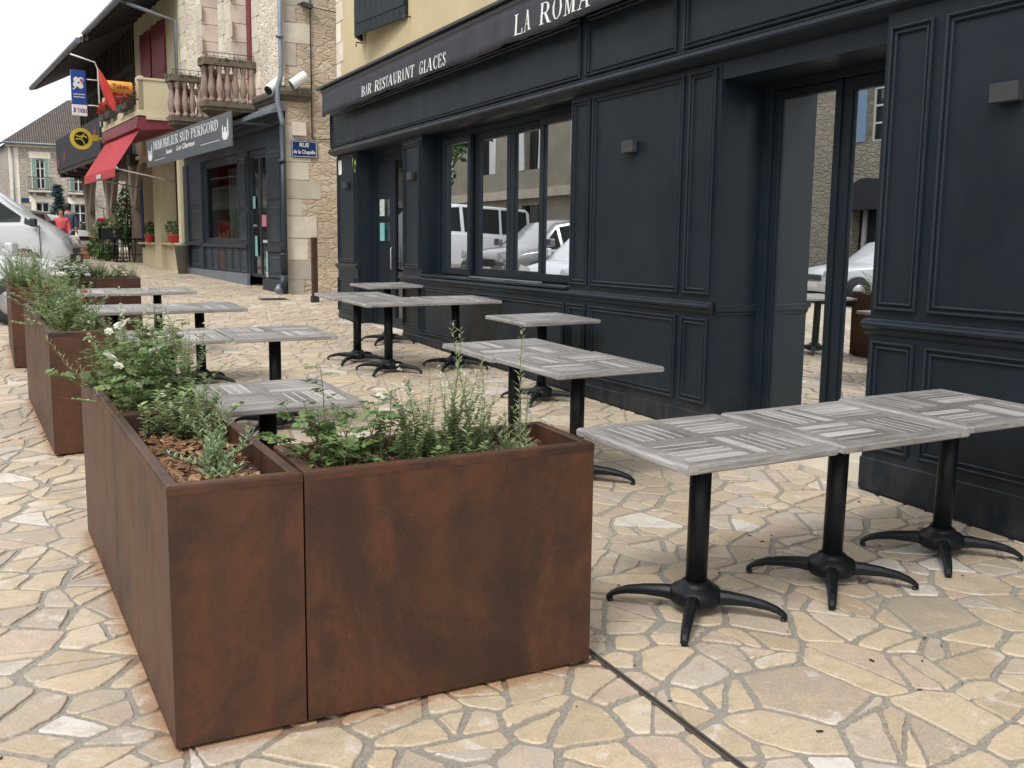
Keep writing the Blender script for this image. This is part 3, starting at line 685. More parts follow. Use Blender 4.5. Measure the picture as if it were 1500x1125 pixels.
# ------------------------------------------------------------------ tables
def make_table(label, x, y, a):
    root = thing('bistro_table', label, 'table', None, M=groundM(x, y, a), group='grey slatted bistro tables on the terrace')
    S = .375; H = .75; T = .034
    top = MB()
    # rounded edge frame, four boards with mitres, plus corner blocks and moulded edge
    prof = [(0, -T), (-.001, -.012), (.003, -.004), (.010, 0), (.012, 0)]
    wf = .062
    def P(a_, c, k):
        s_ = S-a_; return [(-s_, -s_), (s_, -s_), (s_, s_), (-s_, s_)][k]+(H+c,)
    pr = [(.006, -T)]+[(0, -T+.006), (0, -.010), (.003, -.004), (.009, 0), (wf, 0)]
    rt = random.Random(int(x*100+y*37))
    for k in range(4):
        tn = rt.uniform(.85, 1.1)
        for i in range(len(pr)-1):
            a1, c1 = pr[i]; a2, c2 = pr[i+1]
            top.quad(P(a1, c1, k), P(a1, c1, (k+1) % 4), P(a2, c2, (k+1) % 4), P(a2, c2, k), 0 if k % 2 == 0 else 1, tn*(1.15 if i < 3 else .95), i < 3)
    top.quad(P(.006, -T, 0), P(.006, -T, 3), P(.006, -T, 2), P(.006, -T, 1), 0, .7)
    I = S-wf
    def slat(x0, x1, y0, y1, m, t): top.quad((x0, y0, H), (x1, y0, H), (x1, y1, H), (x0, y1, H), m, t)
    lw = .0055; bar = .045; q = (2*I-bar)/2
    # centre cross
    slat(-I, I, -bar/2, bar/2, 0, .78); slat(-bar/2, bar/2, bar/2, I, 1, .8); slat(-bar/2, bar/2, -I, -bar/2, 1, .8)
    for qx, qy, ax in ((-I, bar/2, 1), (bar/2, bar/2, 0), (-I, -I, 0), (bar/2, -I, 1)):
        n = 6; sw = (q-lw*(n-1))/n
        for i in range(n):
            t = rt.choice((.62, .8, .9, 1.05, 1.25, 1.6, .75)); a0 = i*(sw+lw)
            e = .012
            if ax == 0:
                slat(qx, qx+q, qy+a0, qy+a0+sw, 0, t)
                if i < n-1: slat(qx, qx+e, qy+a0+sw, qy+a0+sw+lw, 0, .8); slat(qx+e, qx+q-e, qy+a0+sw, qy+a0+sw+lw, 2, 1); slat(qx+q-e, qx+q, qy+a0+sw, qy+a0+sw+lw, 0, .8)
            else:
                slat(qx+a0, qx+a0+sw, qy, qy+q, 1, t)
                if i < n-1: slat(qx+a0+sw, qx+a0+sw+lw, qy, qy+e, 1, .8); slat(qx+a0+sw, qx+a0+sw+lw, qy+e, qy+q-e, 2, 1); slat(qx+a0+sw, qx+a0+sw+lw, qy+q-e, qy+q, 1, .8)
    top.build('table_top', [M_['bx'], M_['by'], M_['line']], root, local=True)
    # moulded end caps at the four corners
    for sx in (-1, 1):
        for sy in (-1, 1):
            c = MB()
            p = [(S-.05, S+.0012), (S-.010, S+.0012), (S+.0012, S-.010), (S+.0012, S-.05), (S-.008, S-.05), (S-.05, S-.008)]
            c.extr([(u*sx, v*sy) for u, v in p], lambda u, v, d: (u, v, H+d), -T+.003, -.0085, 0, 1.25); c.build('corner_block', [M_['bx']], root, local=True)
    col = MB(); col.cyl((0, 0, .10), (0, 0, H-T-.012), .045, n=24); col.build('column', M_['black'], root, local=True)
    sp = MB()
    for s_ in (-1, 1): sp.extr([(-.17, -.022), (.17, -.022), (.17, .022), (-.17, .022)], (lambda u, v, d: (u, v, d)) if s_ > 0 else (lambda u, v, d: (v, u, d+.0004)), H-T-.012, H-T-.0005)
    sp.build('top_bracket', M_['black'], root, local=True)
    hub = MB(); hub.lathe((0, 0, 0), [(.078, .034), (.098, .040), (.108, .052), (.109, .088), (.100, .104), (.072, .114), (.066, .126), (.056, .136), (.044, .137)], 20); hub.build('hub', M_['black'], root, local=True)
    for k in range(4):
        an = R(45+90*k); d = V((math.cos(an), math.sin(an), 0)); n_ = V((-d.y, d.x, 0)); lg = MB()
        st = [(.07, .070, .062, .060), (.14, .073, .056, .050), (.22, .070, .048, .040), (.29, .060, .042, .032), (.335, .046, .038, .027), (.362, .030, .034, .024), (.378, .016, .030, .022)]
        pts = []
        for r_, zc, w, h in st:
            for u, v in ((-1, -.9), (-1, .35), (-.55, 1), (.55, 1), (1, .35), (1, -.9)):
                pts.append(d*r_+n_*(u*w*.5)+V((0, 0, zc+v*h*.5)))
        F = [(i*6+j, i*6+(j+1) % 6, (i+1)*6+(j+1) % 6, (i+1)*6+j) for i in range(len(st)-1) for j in range(6)]+[tuple(range(5, -1, -1)), tuple((len(st)-1)*6+j for j in range(6))]
        lg.add(pts, F, 0, 1, False); l = lg.build('leg', M_['black'], root, local=True, bevel=.003)
        ft = MB(); ft.cyl(d*.362+V((0, 0, 0)), d*.362+V((0, 0, .014)), .013, .011, 10); ft.build('foot', M_['plastic'], l, local=True)
    return root
def mtable(x, y, a): return groundM(x, y, R(a))
t0 = make_table('nearest grey slatted table, leftmost of the three pushed together at the right', 2.515, 3.24, R(1.8))
TB = [(3.300, 3.262, 1.8, 'middle grey slatted table of the three pushed together at the right', 0),
 (4.085, 3.32, 1.0, 'grey slatted table at the right edge beside the wall, last of the three in line', 90),
 (3.125, 5.281, 2.2, 'grey slatted table with its corner towards the camera, in the middle before the door', 90),
 (3.075, 6.045, 2.2, 'grey slatted table pushed behind the middle one, partly hidden by it', 0),
 (4.220, 7.770, 1.5, 'single grey slatted table standing alone close to the dark wall', 0),
 (3.515, 9.840, .5, 'front grey slatted table of the four beside the restaurant window', 0),
 (4.285, 9.860, .5, 'right-hand grey slatted table of the four, almost touching the wall', 90),
 (3.440, 10.66, 1., 'left rear grey slatted table of the four beside the restaurant window', 90),
 (4.330, 12.15, 1., 'farthest grey slatted table by the wall, before the restaurant side door', 0),
 (1.120, 4.930, 1.5, 'grey slatted table standing just behind the two nearest planters', 90),
 (1.775, 7.520, 1.5, 'right table of the pair in the second row behind the planters', 0),
 (1.012, 7.560, 1.5, 'left table of the pair in the second row, behind the white flowers', 90),
 (1.610, 9.820, 1.0, 'right table of the pair in the third row behind the planters', 90),
 (.850, 9.850, 1.0, 'left table of the pair in the third row, beside the red-flowered planter', 0),
 (1.510, 12.00, 1., 'right table of the far pair in front of the crosswise planter', 0),
 (.750, 12.03, 1., 'left table of the far pair in front of the crosswise planter', 90)]
rt_ = random.Random(8)
protos = [t0]
for i_, (x, y, a, lab, extra) in enumerate(TB):
    if i_ in (0, 1, 2): protos.append(make_table(lab, x, y, R(a+extra))); continue
    dup(protos[(i_*3+1) % 4], groundM(x, y, R(a+extra+rt_.uniform(-.8, .8))) @ Matrix.Rotation(R(rt_.uniform(-.35, .35)), 4, 'X') @ Matrix.Rotation(R(rt_.uniform(-.35, .35)), 4, 'Y'), lab)
# ------------------------------------------------------------------ restaurant
FX = 4.68; FR = 4.62
rest = thing('restaurant_building', 'restaurant with anthracite panelled shopfront under a pale yellow plaster upper wall', 'building', (FX, 9., GZ(FX, 9.)))
b = MB(); b.box(4.70, 12, -9, 15.43, 3.99, 8.2); b.build('upper_wall', M_['yel'], rest)
b = MB()
for k in range(11): b.box(4.692, 4.699, 15.43-(.34 if k % 2 else .22), 15.431, 4.06+k*.30, 4.06+k*.30+.285, 0, random.uniform(1.1, 1.5))
b.build('corner_stones', M_['ashlar'], rest)
b = MB(); b.box(4.4, 12.3, -9.3, 15.7, 8.2, 8.45); b.build('roof', M_['tiles'], rest)
b = MB()
b.box(FX, 5.3, 14.45, 15.43, 0, 2.995); b.box(FX, 5.3, 11.84, 12.52, 0, 2.995); b.box(FX, 4.93, 8.11, 11.84, 0, 1.15)
b.box(FX, 5.2, 5.95, 8.11, 0, 2.995); b.box(FX+.003, 5.2, 4.37, 5.95, 2.83, 2.995); b.box(FR, 5.2, -9, 4.37, 0, 2.995)
b.box(4.93, 5.3, 12.52, 14.45, 2.97, 3.5); b.box(5.3, 12, 15.38, 15.43, 0, 3.99); b.box(FX+.002, 5.3, 8.11, 11.84, 2.965, 2.993)
b.box(FX+.002, 5.3, 12.52, 14.45, 2.965, 2.993)
b.build('shopfront_wall', M_['anth'], rest)
# frieze with mouldings
b = MB(); b.box(4.60, 5.3, -9, 15.50, 3.0, 3.99)
prof = [(4.60, 3.075), (4.585, 3.07), (4.578, 3.06), (4.582, 3.05), (4.578, 3.042), (4.562, 3.036), (4.557, 3.020), (4.566, 3.004), (4.60, 2.985), (4.64, 2.965), (4.68, 2.955), (4.68, 3.0)]
b.extr([(x, z) for x, z in prof], lambda u, v, d: (u, d, v), -9, 15.52)
b.build('frieze', M_['anth'], rest)
MP = [(0, 0), (0, .014), (.004, .022), (.012, .025), (.019, .018), (.021, .006), (.031, .005), (.035, .015), (.042, .019), (.049, .014), (.053, -.001)]
def panel(y0, y1, z0, z1, X, w=1., sz0=0., sz1=0., name='panel'):
    """beaded rectangular panel moulding on the plane x = X, facing the street"""
    b = MB(); pts = []
    for a, h in MP:
        a *= w
        for y, z in ((y0+a, z0+a), (y1-a, z0+a), (y1-a, z1-a), (y0+a, z1-a)): pts.append((X-h, y, z))
    F = [(i*4+k, i*4+(k+1) % 4, (i+1)*4+(k+1) % 4, (i+1)*4+k) for i in range(len(MP)-1) for k in range(4)]
    b.add(pts, F)
    return b.build(name, M_['anth'], rest)
for a in ((7.77, 8.08, 1.27, 2.925, FX), (6.39, 7.72, 1.27, 2.925, FX), (6.0, 6.32, 1.27, 2.925, FX),
          (7.79, 8.12, .44, 1.095, FX), (6.40, 7.72, .44, 1.095, FX), (6.0, 6.33, .44, 1.095, FX),
          (8.17, 11.83, .49, 1.095, FX), (11.89, 12.49, .53, 1.085, FX), (11.89, 12.47, 1.31, 2.90, FX),
          (14.53, 15.39, 1.33, 2.935, FX), (14.55, 15.42, .56, 1.09, FX),
          (4.03, 4.335, 1.27, 2.895, FR), (2.55, 3.95, 1.27, 2.895, FR), (4.02, 4.34, .43, 1.09, FR), (2.55, 3.945, .43, 1.085, FR),
          (2.15, 2.47, 1.27, 2.895, FR), (2.15, 2.47, .43, 1.085, FR), (.3, 2.05, 1.27, 2.895, FR), (.3, 2.05, .43, 1.085, FR), (-3, .1, 1.27, 2.895, FR),
          (7.82, 15.46, 3.085, 3.60, 4.60), (6.40, 7.73, 3.085, 3.60, 4.60), (2.6, 6.31, 3.085, 3.60, 4.60), (-1.5, 2.5, 3.085, 3.60, 4.60)):
    panel(*a)
# dado rail
def rail(name, X, y0, y1, zt=1.215, mat='anth'):
    b = MB(); p = [(X+.01, zt+.004), (X-.012, zt+.004), (X-.018, zt-.004), (X-.030, zt-.006), (X-.042, zt-.012), (X-.048, zt-.026), (X-.044, zt-.042), (X-.030, zt-.052), (X-.022, zt-.058), (X-.018, zt-.075), (X-.006, zt-.092), (X+.01, zt-.096)]
    b.extr(p, lambda u, v, d: (u, d, v), y0, y1, sm=False); return b.build(name, M_[mat], rest)
rail('dado_rail', FX, 5.95, 12.60); rail('dado_rail', FR, -9, 4.40); rail('dado_rail', FX, 14.42, 15.46, 1.30); 
b = MB(); b.box(4.70, 5.09, 5.935, 5.95, 1.145, 1.20); b.box(4.70, 5.09, 5.942, 5.95, 1.12, 1.145); b.build('dado_rail', M_['anth'], rest, bevel=.004)
for X, y0, y1, zt in ((FX, 5.955, 8.1, .365), (FX, 8.1, 12.52, .44), (FX, 14.45, 15.44, .50), (FR, -9, 4.375, .365)):
    n = 6; b = MB()
    for k in range(n):
        a, c = y0+(y1-y0)*k/n, y0+(y1-y0)*(k+1)/n
        b.add([(X-.010, a, GZ(X, a)+.018), (X-.010, c, GZ(X, c)+.018), (X-.010, c, zt), (X-.010, a, zt), (X-.004, c, zt+.008), (X-.004, a, zt+.008), (X+.002, a, GZ(X, a)+.018), (X+.002, c, GZ(X, c)+.018), (X+.002, c, zt+.008), (X+.002, a, zt+.008)], [(0, 1, 2, 3), (3, 2, 4, 5), (5, 4, 8, 9), (0, 1, 7, 6)]+([(0, 3, 5, 9, 6)] if k == 0 else [])+([(1, 2, 4, 8, 7)] if k == n-1 else []))
    b.build('skirting', M_['anth'], rest)
b = MB()
for X, y0, y1 in ((FX, 5.955, 12.52), (FX, 14.45, 15.44), (FR, -9, 4.375)):
    b.add([(X-.001, y0, GZ(X, y0)-.01), (X-.001, y1, GZ(X, y1)-.01), (X-.001, y1, GZ(X, y1)+.025), (X-.001, y0, GZ(X, y0)+.025)], [(0, 1, 2, 3)])
b.build('base_shade', M_['interior'], rest)  # dark strip on the wall, painted shadow line under the skirting
# window sill and glazing
b = MB(); b.box(4.64, 4.95, 8.11, 11.84, 1.2195, 1.245); b.build('window_sill', M_['anth'], rest, bevel=.006)
def frame(parent, X, y0, y1, z0, z1, w=.07, d=.055, mat='anth', glass='glass', name='window_sash', wb=None, gname='glass_pane'):
    b = MB(); wb = wb or w
    b.box(X, X+d, y0, y0+w, z0, z1); b.box(X, X+d, y1-w, y1, z0, z1); b.box(X+.001, X+d-.001, y0+w, y1-w, z1-w, z1); b.box(X+.001, X+d-.001, y0+w, y1-w, z0, z0+wb)
    # glazing bead
    for a in ((y0+w, y0+w+.012, z0+wb, z1-w), (y1-w-.012, y1-w, z0+wb, z1-w)): b.box(X+.014, X+d-.012, *a)
    f = b.build(name, M_[mat], parent, bevel=.0025)
    g = MB(); g.quad((X+d*.55, y0+w, z0+wb), (X+d*.55, y1-w, z0+wb), (X+d*.55, y1-w, z1-w), (X+d*.55, y0+w, z1-w)); g.build(gname, M_[glass], f)
    return f
b = MB(); b.box(4.895, 5.02, 11.76, 11.84, 1.245, 2.965); b.box(4.895, 5.02, 8.11, 8.17, 1.245, 2.965); b.box(4.897, 5.02, 8.17, 11.76, 2.895, 2.963); b.box(4.897, 5.02, 8.17, 11.76, 1.245, 1.262)
b.build('window_frame', M_['anth'], rest, bevel=.003)
frame(rest, 4.855, 10.76, 11.60, 1.262, 2.89, .075, .05); frame(rest, 4.915, 9.83, 10.76, 1.265, 2.89, .085, .05)
frame(rest, 4.915, 8.98, 9.82, 1.265, 2.89, .085, .05); frame(rest, 4.855, 8.20, 9.05, 1.262, 2.89, .075, .05)
b = MB(); b.box(4.84, 4.85, 8.95, 10.75, 1.2455, 1.256); b.build('sliding_track', M_['rim'], rest)
# main door
b = MB(); b.box(5.08, 5.2, 5.86, 5.95, .30, 2.83); b.box(5.08, 5.2, 4.37, 4.42, .30, 2.83); b.box(5.081, 5.2, 4.42, 5.86, 2.77, 2.83); b.build('door_frame', M_['anth'], rest, bevel=.003)
d1 = frame(rest, 5.11, 5.20, 5.86, .32, 2.765, .06, .05, name='door', wb=.10); d2 = frame(rest, 5.11, 4.42, 5.19, .32, 2.765, .085, .05, name='door', wb=.10)
b = MB(); b.box(5.095, 5.112, 5.185, 5.21, .32, 2.765); b.build('door_stop', M_['anth'], rest)
b = MB(); b.box(4.74, 5.25, 4.38, 5.945, .0, .295); b.build('door_step', M_['ashlar'], rest, bevel=.008)
b = MB(); b.box(5.155, 5.157, 5.27, 5.80, .425, 2.70); b.quad((5.27, 4.2, .3), (5.27, 4.75, .3), (5.27, 4.75, .92), (5.27, 4.2, .92)); b.build('window_film', M_['blind'], rest)
# side door at the far end
b = MB(); b.box(4.93, 5.05, 14.36, 14.45, .35, 2.97); b.box(4.93, 5.05, 12.52, 12.58, .35, 2.97); b.box(4.931, 5.05, 12.58, 14.36, 2.88, 2.97); b.build('door_frame', M_['anth'], rest, bevel=.003)
da = frame(rest, 4.95, 13.66, 14.36, .42, 2.88, .10, .05, glass='glassd', name='door', wb=.18); db = frame(rest, 4.95, 12.58, 13.65, .42, 2.88, .09, .05, name='door', wb=.14)
b = MB(); b.tube([(4.92, 13.60, 1.25), (4.90, 13.60, 1.27), (4.90, 13.60, 1.55), (4.92, 13.60, 1.57)], .010, 8); b.build('door_handle', M_['rim'], db)
for z0, z1, mt, nm in ((2.02, 2.26, 'paper', 'price_notice'), (1.66, 1.92, 'teal', 'leaflet')):
    b = MB(); b.box(4.938, 4.943, 13.98, 14.17, z0, z1); b.build(nm, M_[mt], da)
b = MB(); b.box(4.80, 5.3, 12.53, 14.44, 0, .41); b.build('door_step', M_['ashlar'], rest, bevel=.008)
# dark room behind the glass
b = MB()
b.quad((11, 3, .30), (11, 15.3, .30), (5.31, 15.3, .30), (5.31, 3, .30)); b.quad((11, 3, 3.3), (5.31, 3, 3.3), (5.31, 15.3, 3.3), (11, 15.3, 3.3)); b.quad((11, 3, .3), (11, 3, 3.3), (11, 15.3, 3.3), (11, 15.3, .3))
b.quad((5.31, 3, .3), (5.31, 3, 3.3), (11, 3, 3.3), (11, 3, .3)); b.quad((5.31, 15.3, .3), (11, 15.3, .3), (11, 15.3, 3.3), (5.31, 15.3, 3.3))
b.build('interior_wall', M_['interior'], rest)
# open shutter above
sh = MB()
Mh = Matrix.Translation((4.69, 12.34, 0)) @ Matrix.Rotation(R(8), 4, 'Z')
sh.M = Mh
sh.box(-.035, 0, 0, 1.47, 4.47, 6.3); sh.box(-.043, -.0355, .03, 1.44, 4.62, 4.74); sh.box(-.043, -.0355, .03, 1.44, 5.6, 5.72)
for k in range(1, 9): sh.box(-.037, -.0352, k*.163-.003, k*.163+.003, 4.48, 6.29)
sh.M = Matrix.Translation((4.69, 14.12, 0)) @ Matrix.Rotation(R(-35), 4, 'Z'); sh.box(-.035, 0, -.30, 0, 4.47, 6.3)
s_ = sh.build('shutter', M_['anth'], rest, bevel=.004)
for y, z in ((14.17, 4.46), (12.26, 4.46)):
    b = MB(); b.tube([(4.70, y, z), (4.60, y, z), (4.60, y, z-.06)], .010, 6); b.build('shutter_hook', M_['iron'], rest)
b = MB(); b.box(4.672, 4.679, 15.19, 15.35, 2.67, 2.89); st = b.build('smoking_notice', M_['white'], rest)
b = MB(); b.obox((4.671, 15.27, 2.78), (.002, .012, .20), Matrix.Rotation(R(28), 3, 'X')); b.build('red_stripe', M_['pinkp'], st)
b = MB()
b.add([(4.674, 14.64, 2.88), (4.674, 14.56, 2.88), (4.674, 14.50, 2.67), (4.674, 14.60, 2.67), (4.674, 14.50, 2.86), (4.674, 14.47, 2.80), (4.674, 14.62, 2.66)], [(0, 1, 2, 3), (4, 5, 3, 6)]); b.build('green_sticker', M_['lime'], rest)
# wall lamps : open square up-down lights
def lamp(y, z, X, label):
    r = thing('wall_lamp', label, 'lamp', (X, y, z), 0, 'square wall lamps on the restaurant front')
    b = MB(); b.box(X-.012, X, y-.045, y+.045, z-.04, z+.04); b.build('wall_plate', M_['anth2'], r)
    b = MB(); x0, x1, h, w, t = X-.062, X-.012, .048, .082, .006
    b.box(x0, x0+t, y-w, y+w, z-h, z+h); b.box(x1-t, x1-.0005, y-w, y+w, z-h, z+h); b.box(x0+t, x1-t, y-w, y-w+t, z-h, z+h); b.box(x0+t, x1-t, y+w-t, y+w, z-h, z+h)
    b.build('lamp_body', M_['anth2'], r, bevel=.002)
    b = MB(); b.box(x0+t, x1-t, y-w+t, y+w-t, z-.012, z+.012); b.build('lens', M_['ivory'], r)
lamp(3.53, 2.43, FR, 'square grey wall lamp at the right edge, right of the glass door')
lamp(7.09, 2.445, FX, 'square grey wall lamp on the big panel between window and glass door')
lamp(12.14, 2.48, FX, 'small square wall lamp on the pier between side door and window')
lamp(14.9, 2.49, FX, 'small square wall lamp on the corner pier under the stickers')
# awning with lettering
aw = thing('awning', 'folded dark canvas awning lettered BAR RESTAURANT GLACES and LA ROMA above the shopfront', 'awning', (4.5, 9, 3.9))
b = MB(); b.extr([(4.70, 4.075), (4.40, 3.99), (4.385, 3.975), (4.385, 3.95), (4.42, 3.945), (4.70, 3.955)], lambda u, v, d: (u, d, v), -9, 15.55); b.build('cassette', M_['gutter'], aw)
b = MB(); b.extr([(4.44, 3.944), (4.425, 3.935), (4.425, 3.90), (4.44, 3.885), (4.58, 3.885), (4.58, 3.944)], lambda u, v, d: (u, d, v), -9, 15.42); b.build('front_bar', M_['anth2'], aw)
def ripple(y, z):
    k = (3.89-z)/.33
    return .010*k*math.sin(y*9.3+.7*math.sin(y*2.1))+.006*k*math.sin(y*23+1.3)+.012*k
def hem(y): return 3.545-.022*abs(math.sin(math.pi*(y-.2)/1.75))**.7*1.0+.012
b = MB(); n = 700; rows = 5; pts = []
for i in range(n+1):
    y = -9+24.36*i/n
    for j in range(rows):
        z = 3.89+(hem(y)-3.89)*j/(rows-1); pts.append((4.437-ripple(y, z), y, z))
b.add(pts, [(i*rows+j, i*rows+j+1, (i+1)*rows+j+1, (i+1)*rows+j) for i in range(n) for j in range(rows-1)], 0, 1, True)
o = b.build('valance', M_['fab'], aw)
md = o.modifiers.new('thickness', 'SOLIDIFY'); md.thickness = .002; md.offset = 1
def letters(txt, ya, yb, z0, h):
    L = serif_len(txt, h); k = (ya-yb)/L; b = MB()
    serif(b, txt, lambda u, v, d: (4.434-ripple(ya-u*k, z0+v)-d-.002, ya-u*k, z0+v), h, .002)
    b.build('lettering', M_['white'], o)
letters('BAR', 13.42, 12.98, 3.60, .135); letters('RESTAURANT', 12.84, 11.42, 3.595, .14); letters('GLACES', 11.26, 10.46, 3.585, .145)
letters('LA', 8.80, 8.42, 3.60, .19); letters('ROMA', 8.28, 7.38, 3.60, .19)
# ------------------------------------------------------------------ the row of houses across the side street
TH = R(5.25); DR = V((-math.sin(TH), math.cos(TH), 0)); NR = V((-math.cos(TH), -math.sin(TH), 0)); P0 = V((5.1, 20.3, 0))
FM = Matrix((DR, NR, V((0, 0, 1)))).transposed().to_4x4(); FM.translation = P0     # (u along the row, d out to the street, z)
def W(u, d, z): return FM @ V((u, d, z))
def gz(u, d=0.): p = W(u, d, 0); return GZ(p.x, p.y)
def SB(): return MB(FM)
def rthing(name, label, cat, u, d, z=None, group=None):
    p = W(u, d, 0); p.z = gz(u, d) if z is None else z
    return thing(name, label, cat, p, 0, group)
def wall_holes(b, u0, u1, z0, z1, d, holes, m=0):
    """wall face on plane d with rectangular holes (a, b, c, e)"""
    us = sorted({u0, u1, *[h[0] for h in holes], *[h[1] for h in holes]}); zs = sorted({z0, z1, *[h[2] for h in holes], *[h[3] for h in holes]})
    for i in range(len(us)-1):
        for j in range(len(zs)-1):
            cu, cz = (us[i]+us[i+1])/2, (zs[j]+zs[j+1])/2
            if any(h[0] < cu < h[1] and h[2] < cz < h[3] for h in holes): continue
            b.quad((us[i], d, zs[j]), (us[i+1], d, zs[j]), (us[i+1], d, zs[j+1]), (us[i], d, zs[j+1]), m)
def reveal(b, h, d0, d1, m=0):
    a, c, e, f = h
    b.quad((a, d0, e), (a, d1, e), (a, d1, f), (a, d0, f), m); b.quad((c, d0, e), (c, d0, f), (c, d1, f), (c, d1, e), m)
    b.quad((a, d0, f), (a, d1, f), (c, d1, f), (c, d0, f), m); b.quad((a, d0, e), (c, d0, e), (c, d1, e), (a, d1, e), m)
# --- stone house
hs_ = rthing('stone_house', 'honey coloured rubble stone corner house with pale quoins and a balustered balcony', 'building', 4, 0)
H1, H2 = (1.95, 3.50, 4.45, 8.6), (4.45, 5.98, 4.45, 8.6)
b = SB(); wall_holes(b, .0, 8.1, 4.2, 10.5, 0, [H1, H2]); b.quad((8.1, 0, 4.2), (8.1, -8, 4.2), (8.1, -8, 10.5), (8.1, 0, 10.5)); b.quad((0, 0, 10.5), (8.1, 0, 10.5), (8.1, -8, 10.5), (0, -8, 10.5))
b.build('front_wall', M_['rubble2'], hs_)
b = MB(); b.box(5.1, 15, 20.3, 20.8, 0, 10.5); b.build('side_wall', M_['rubble'], hs_)
b = SB(); reveal(b, H1, -.001, -.36); reveal(b, H2, -.001, -.5)
rr = random.Random(3)
def quoin_strip(b, u0, u1, z0, z1, d0=.0, d1=.018, h=.36, alt=.0):
    z = z0; k = 0
    while z < z1-.05:
        hh = h*rr.uniform(.85, 1.15); e = min(z+hh-.012, z1)
        b.box(u0-(alt if k % 2 else 0), u1, d0, d1, z, e, 0, rr.uniform(.85, 1.25)); z += hh; k += 1
for u0, u1 in ((3.50, 3.85), (1.62, 1.95), (5.98, 6.35), (4.12, 4.45), (7.6, 8.09)): quoin_strip(b, u0, u1, 4.5, 10.4, .001, .02, alt=.12)
for u0, u1, dd in ((3.47, 3.499, .34), (5.95, 5.979, .48)):
    z = 4.5
    while z < 10.3:
        b.box(u0, u1, -dd, .02, z, z+.39, 0, rr.uniform(.9, 1.35)); z += .405
b.build('window_surround', M_['ashlar'], hs_)
for h, dd in ((H1, -.34), (H2, -.48)):
    b = SB(); b.box(h[0]+.02, h[1]-.04, dd-.06, dd, h[2], h[3]); 
    for k in range(4): b.box(h[0]+.1+k*.36, h[0]+.4+k*.36, dd, dd+.012, h[2]+.15, h[3]-.2)
    b.build('shutter', M_['redp'], hs_)
b = MB(); z = .5; k = 0
while z < 10.3:
    hh = rr.uniform(.32, .46)
    if not (4.35 < z+hh and z < 4.72):
        w_ = .50 if k % 2 else .28
        b.box(5.092, 5.1+w_+rr.uniform(-.05, .22), 20.284+rr.uniform(0, .012), 20.2995, z, z+hh-.014, 0, rr.uniform(.62, 1.08))
    elif b.v: b.build('corner_stones', M_['ashlar'], hs_, bevel=.006); b = MB()
    z += hh; k += 1
b.build('corner_stones', M_['ashlar'], hs_, bevel=.006)
b = MB()
prof = [(0, 4.42), (.05, 4.44), (.06, 4.50), (.12, 4.52), (.14, 4.60), (.12, 4.64), (0, 4.70)]
b.extr(prof, lambda u, v, d: (d, 20.286-u, v), 4.98, 5.60); b.build('string_course', M_['moss'], hs_)
b = SB(); b.extr(prof, lambda u, v, d: (d, u, v+.02), -.05, 1.70); b.build('string_course', M_['moss'], hs_); b = SB(); b.extr([(x, z) for x, z in prof], lambda u, v, d: (d, u, v+.02), 6.1, 8.1); b.build('string_course', M_['moss'], hs_)
b = MB(); b.box(5.22, 5.50, 20.19, 20.285, 3.74, 4.00); b.build('lamp_box', M_['ashlar'], hs_, bevel=.01)
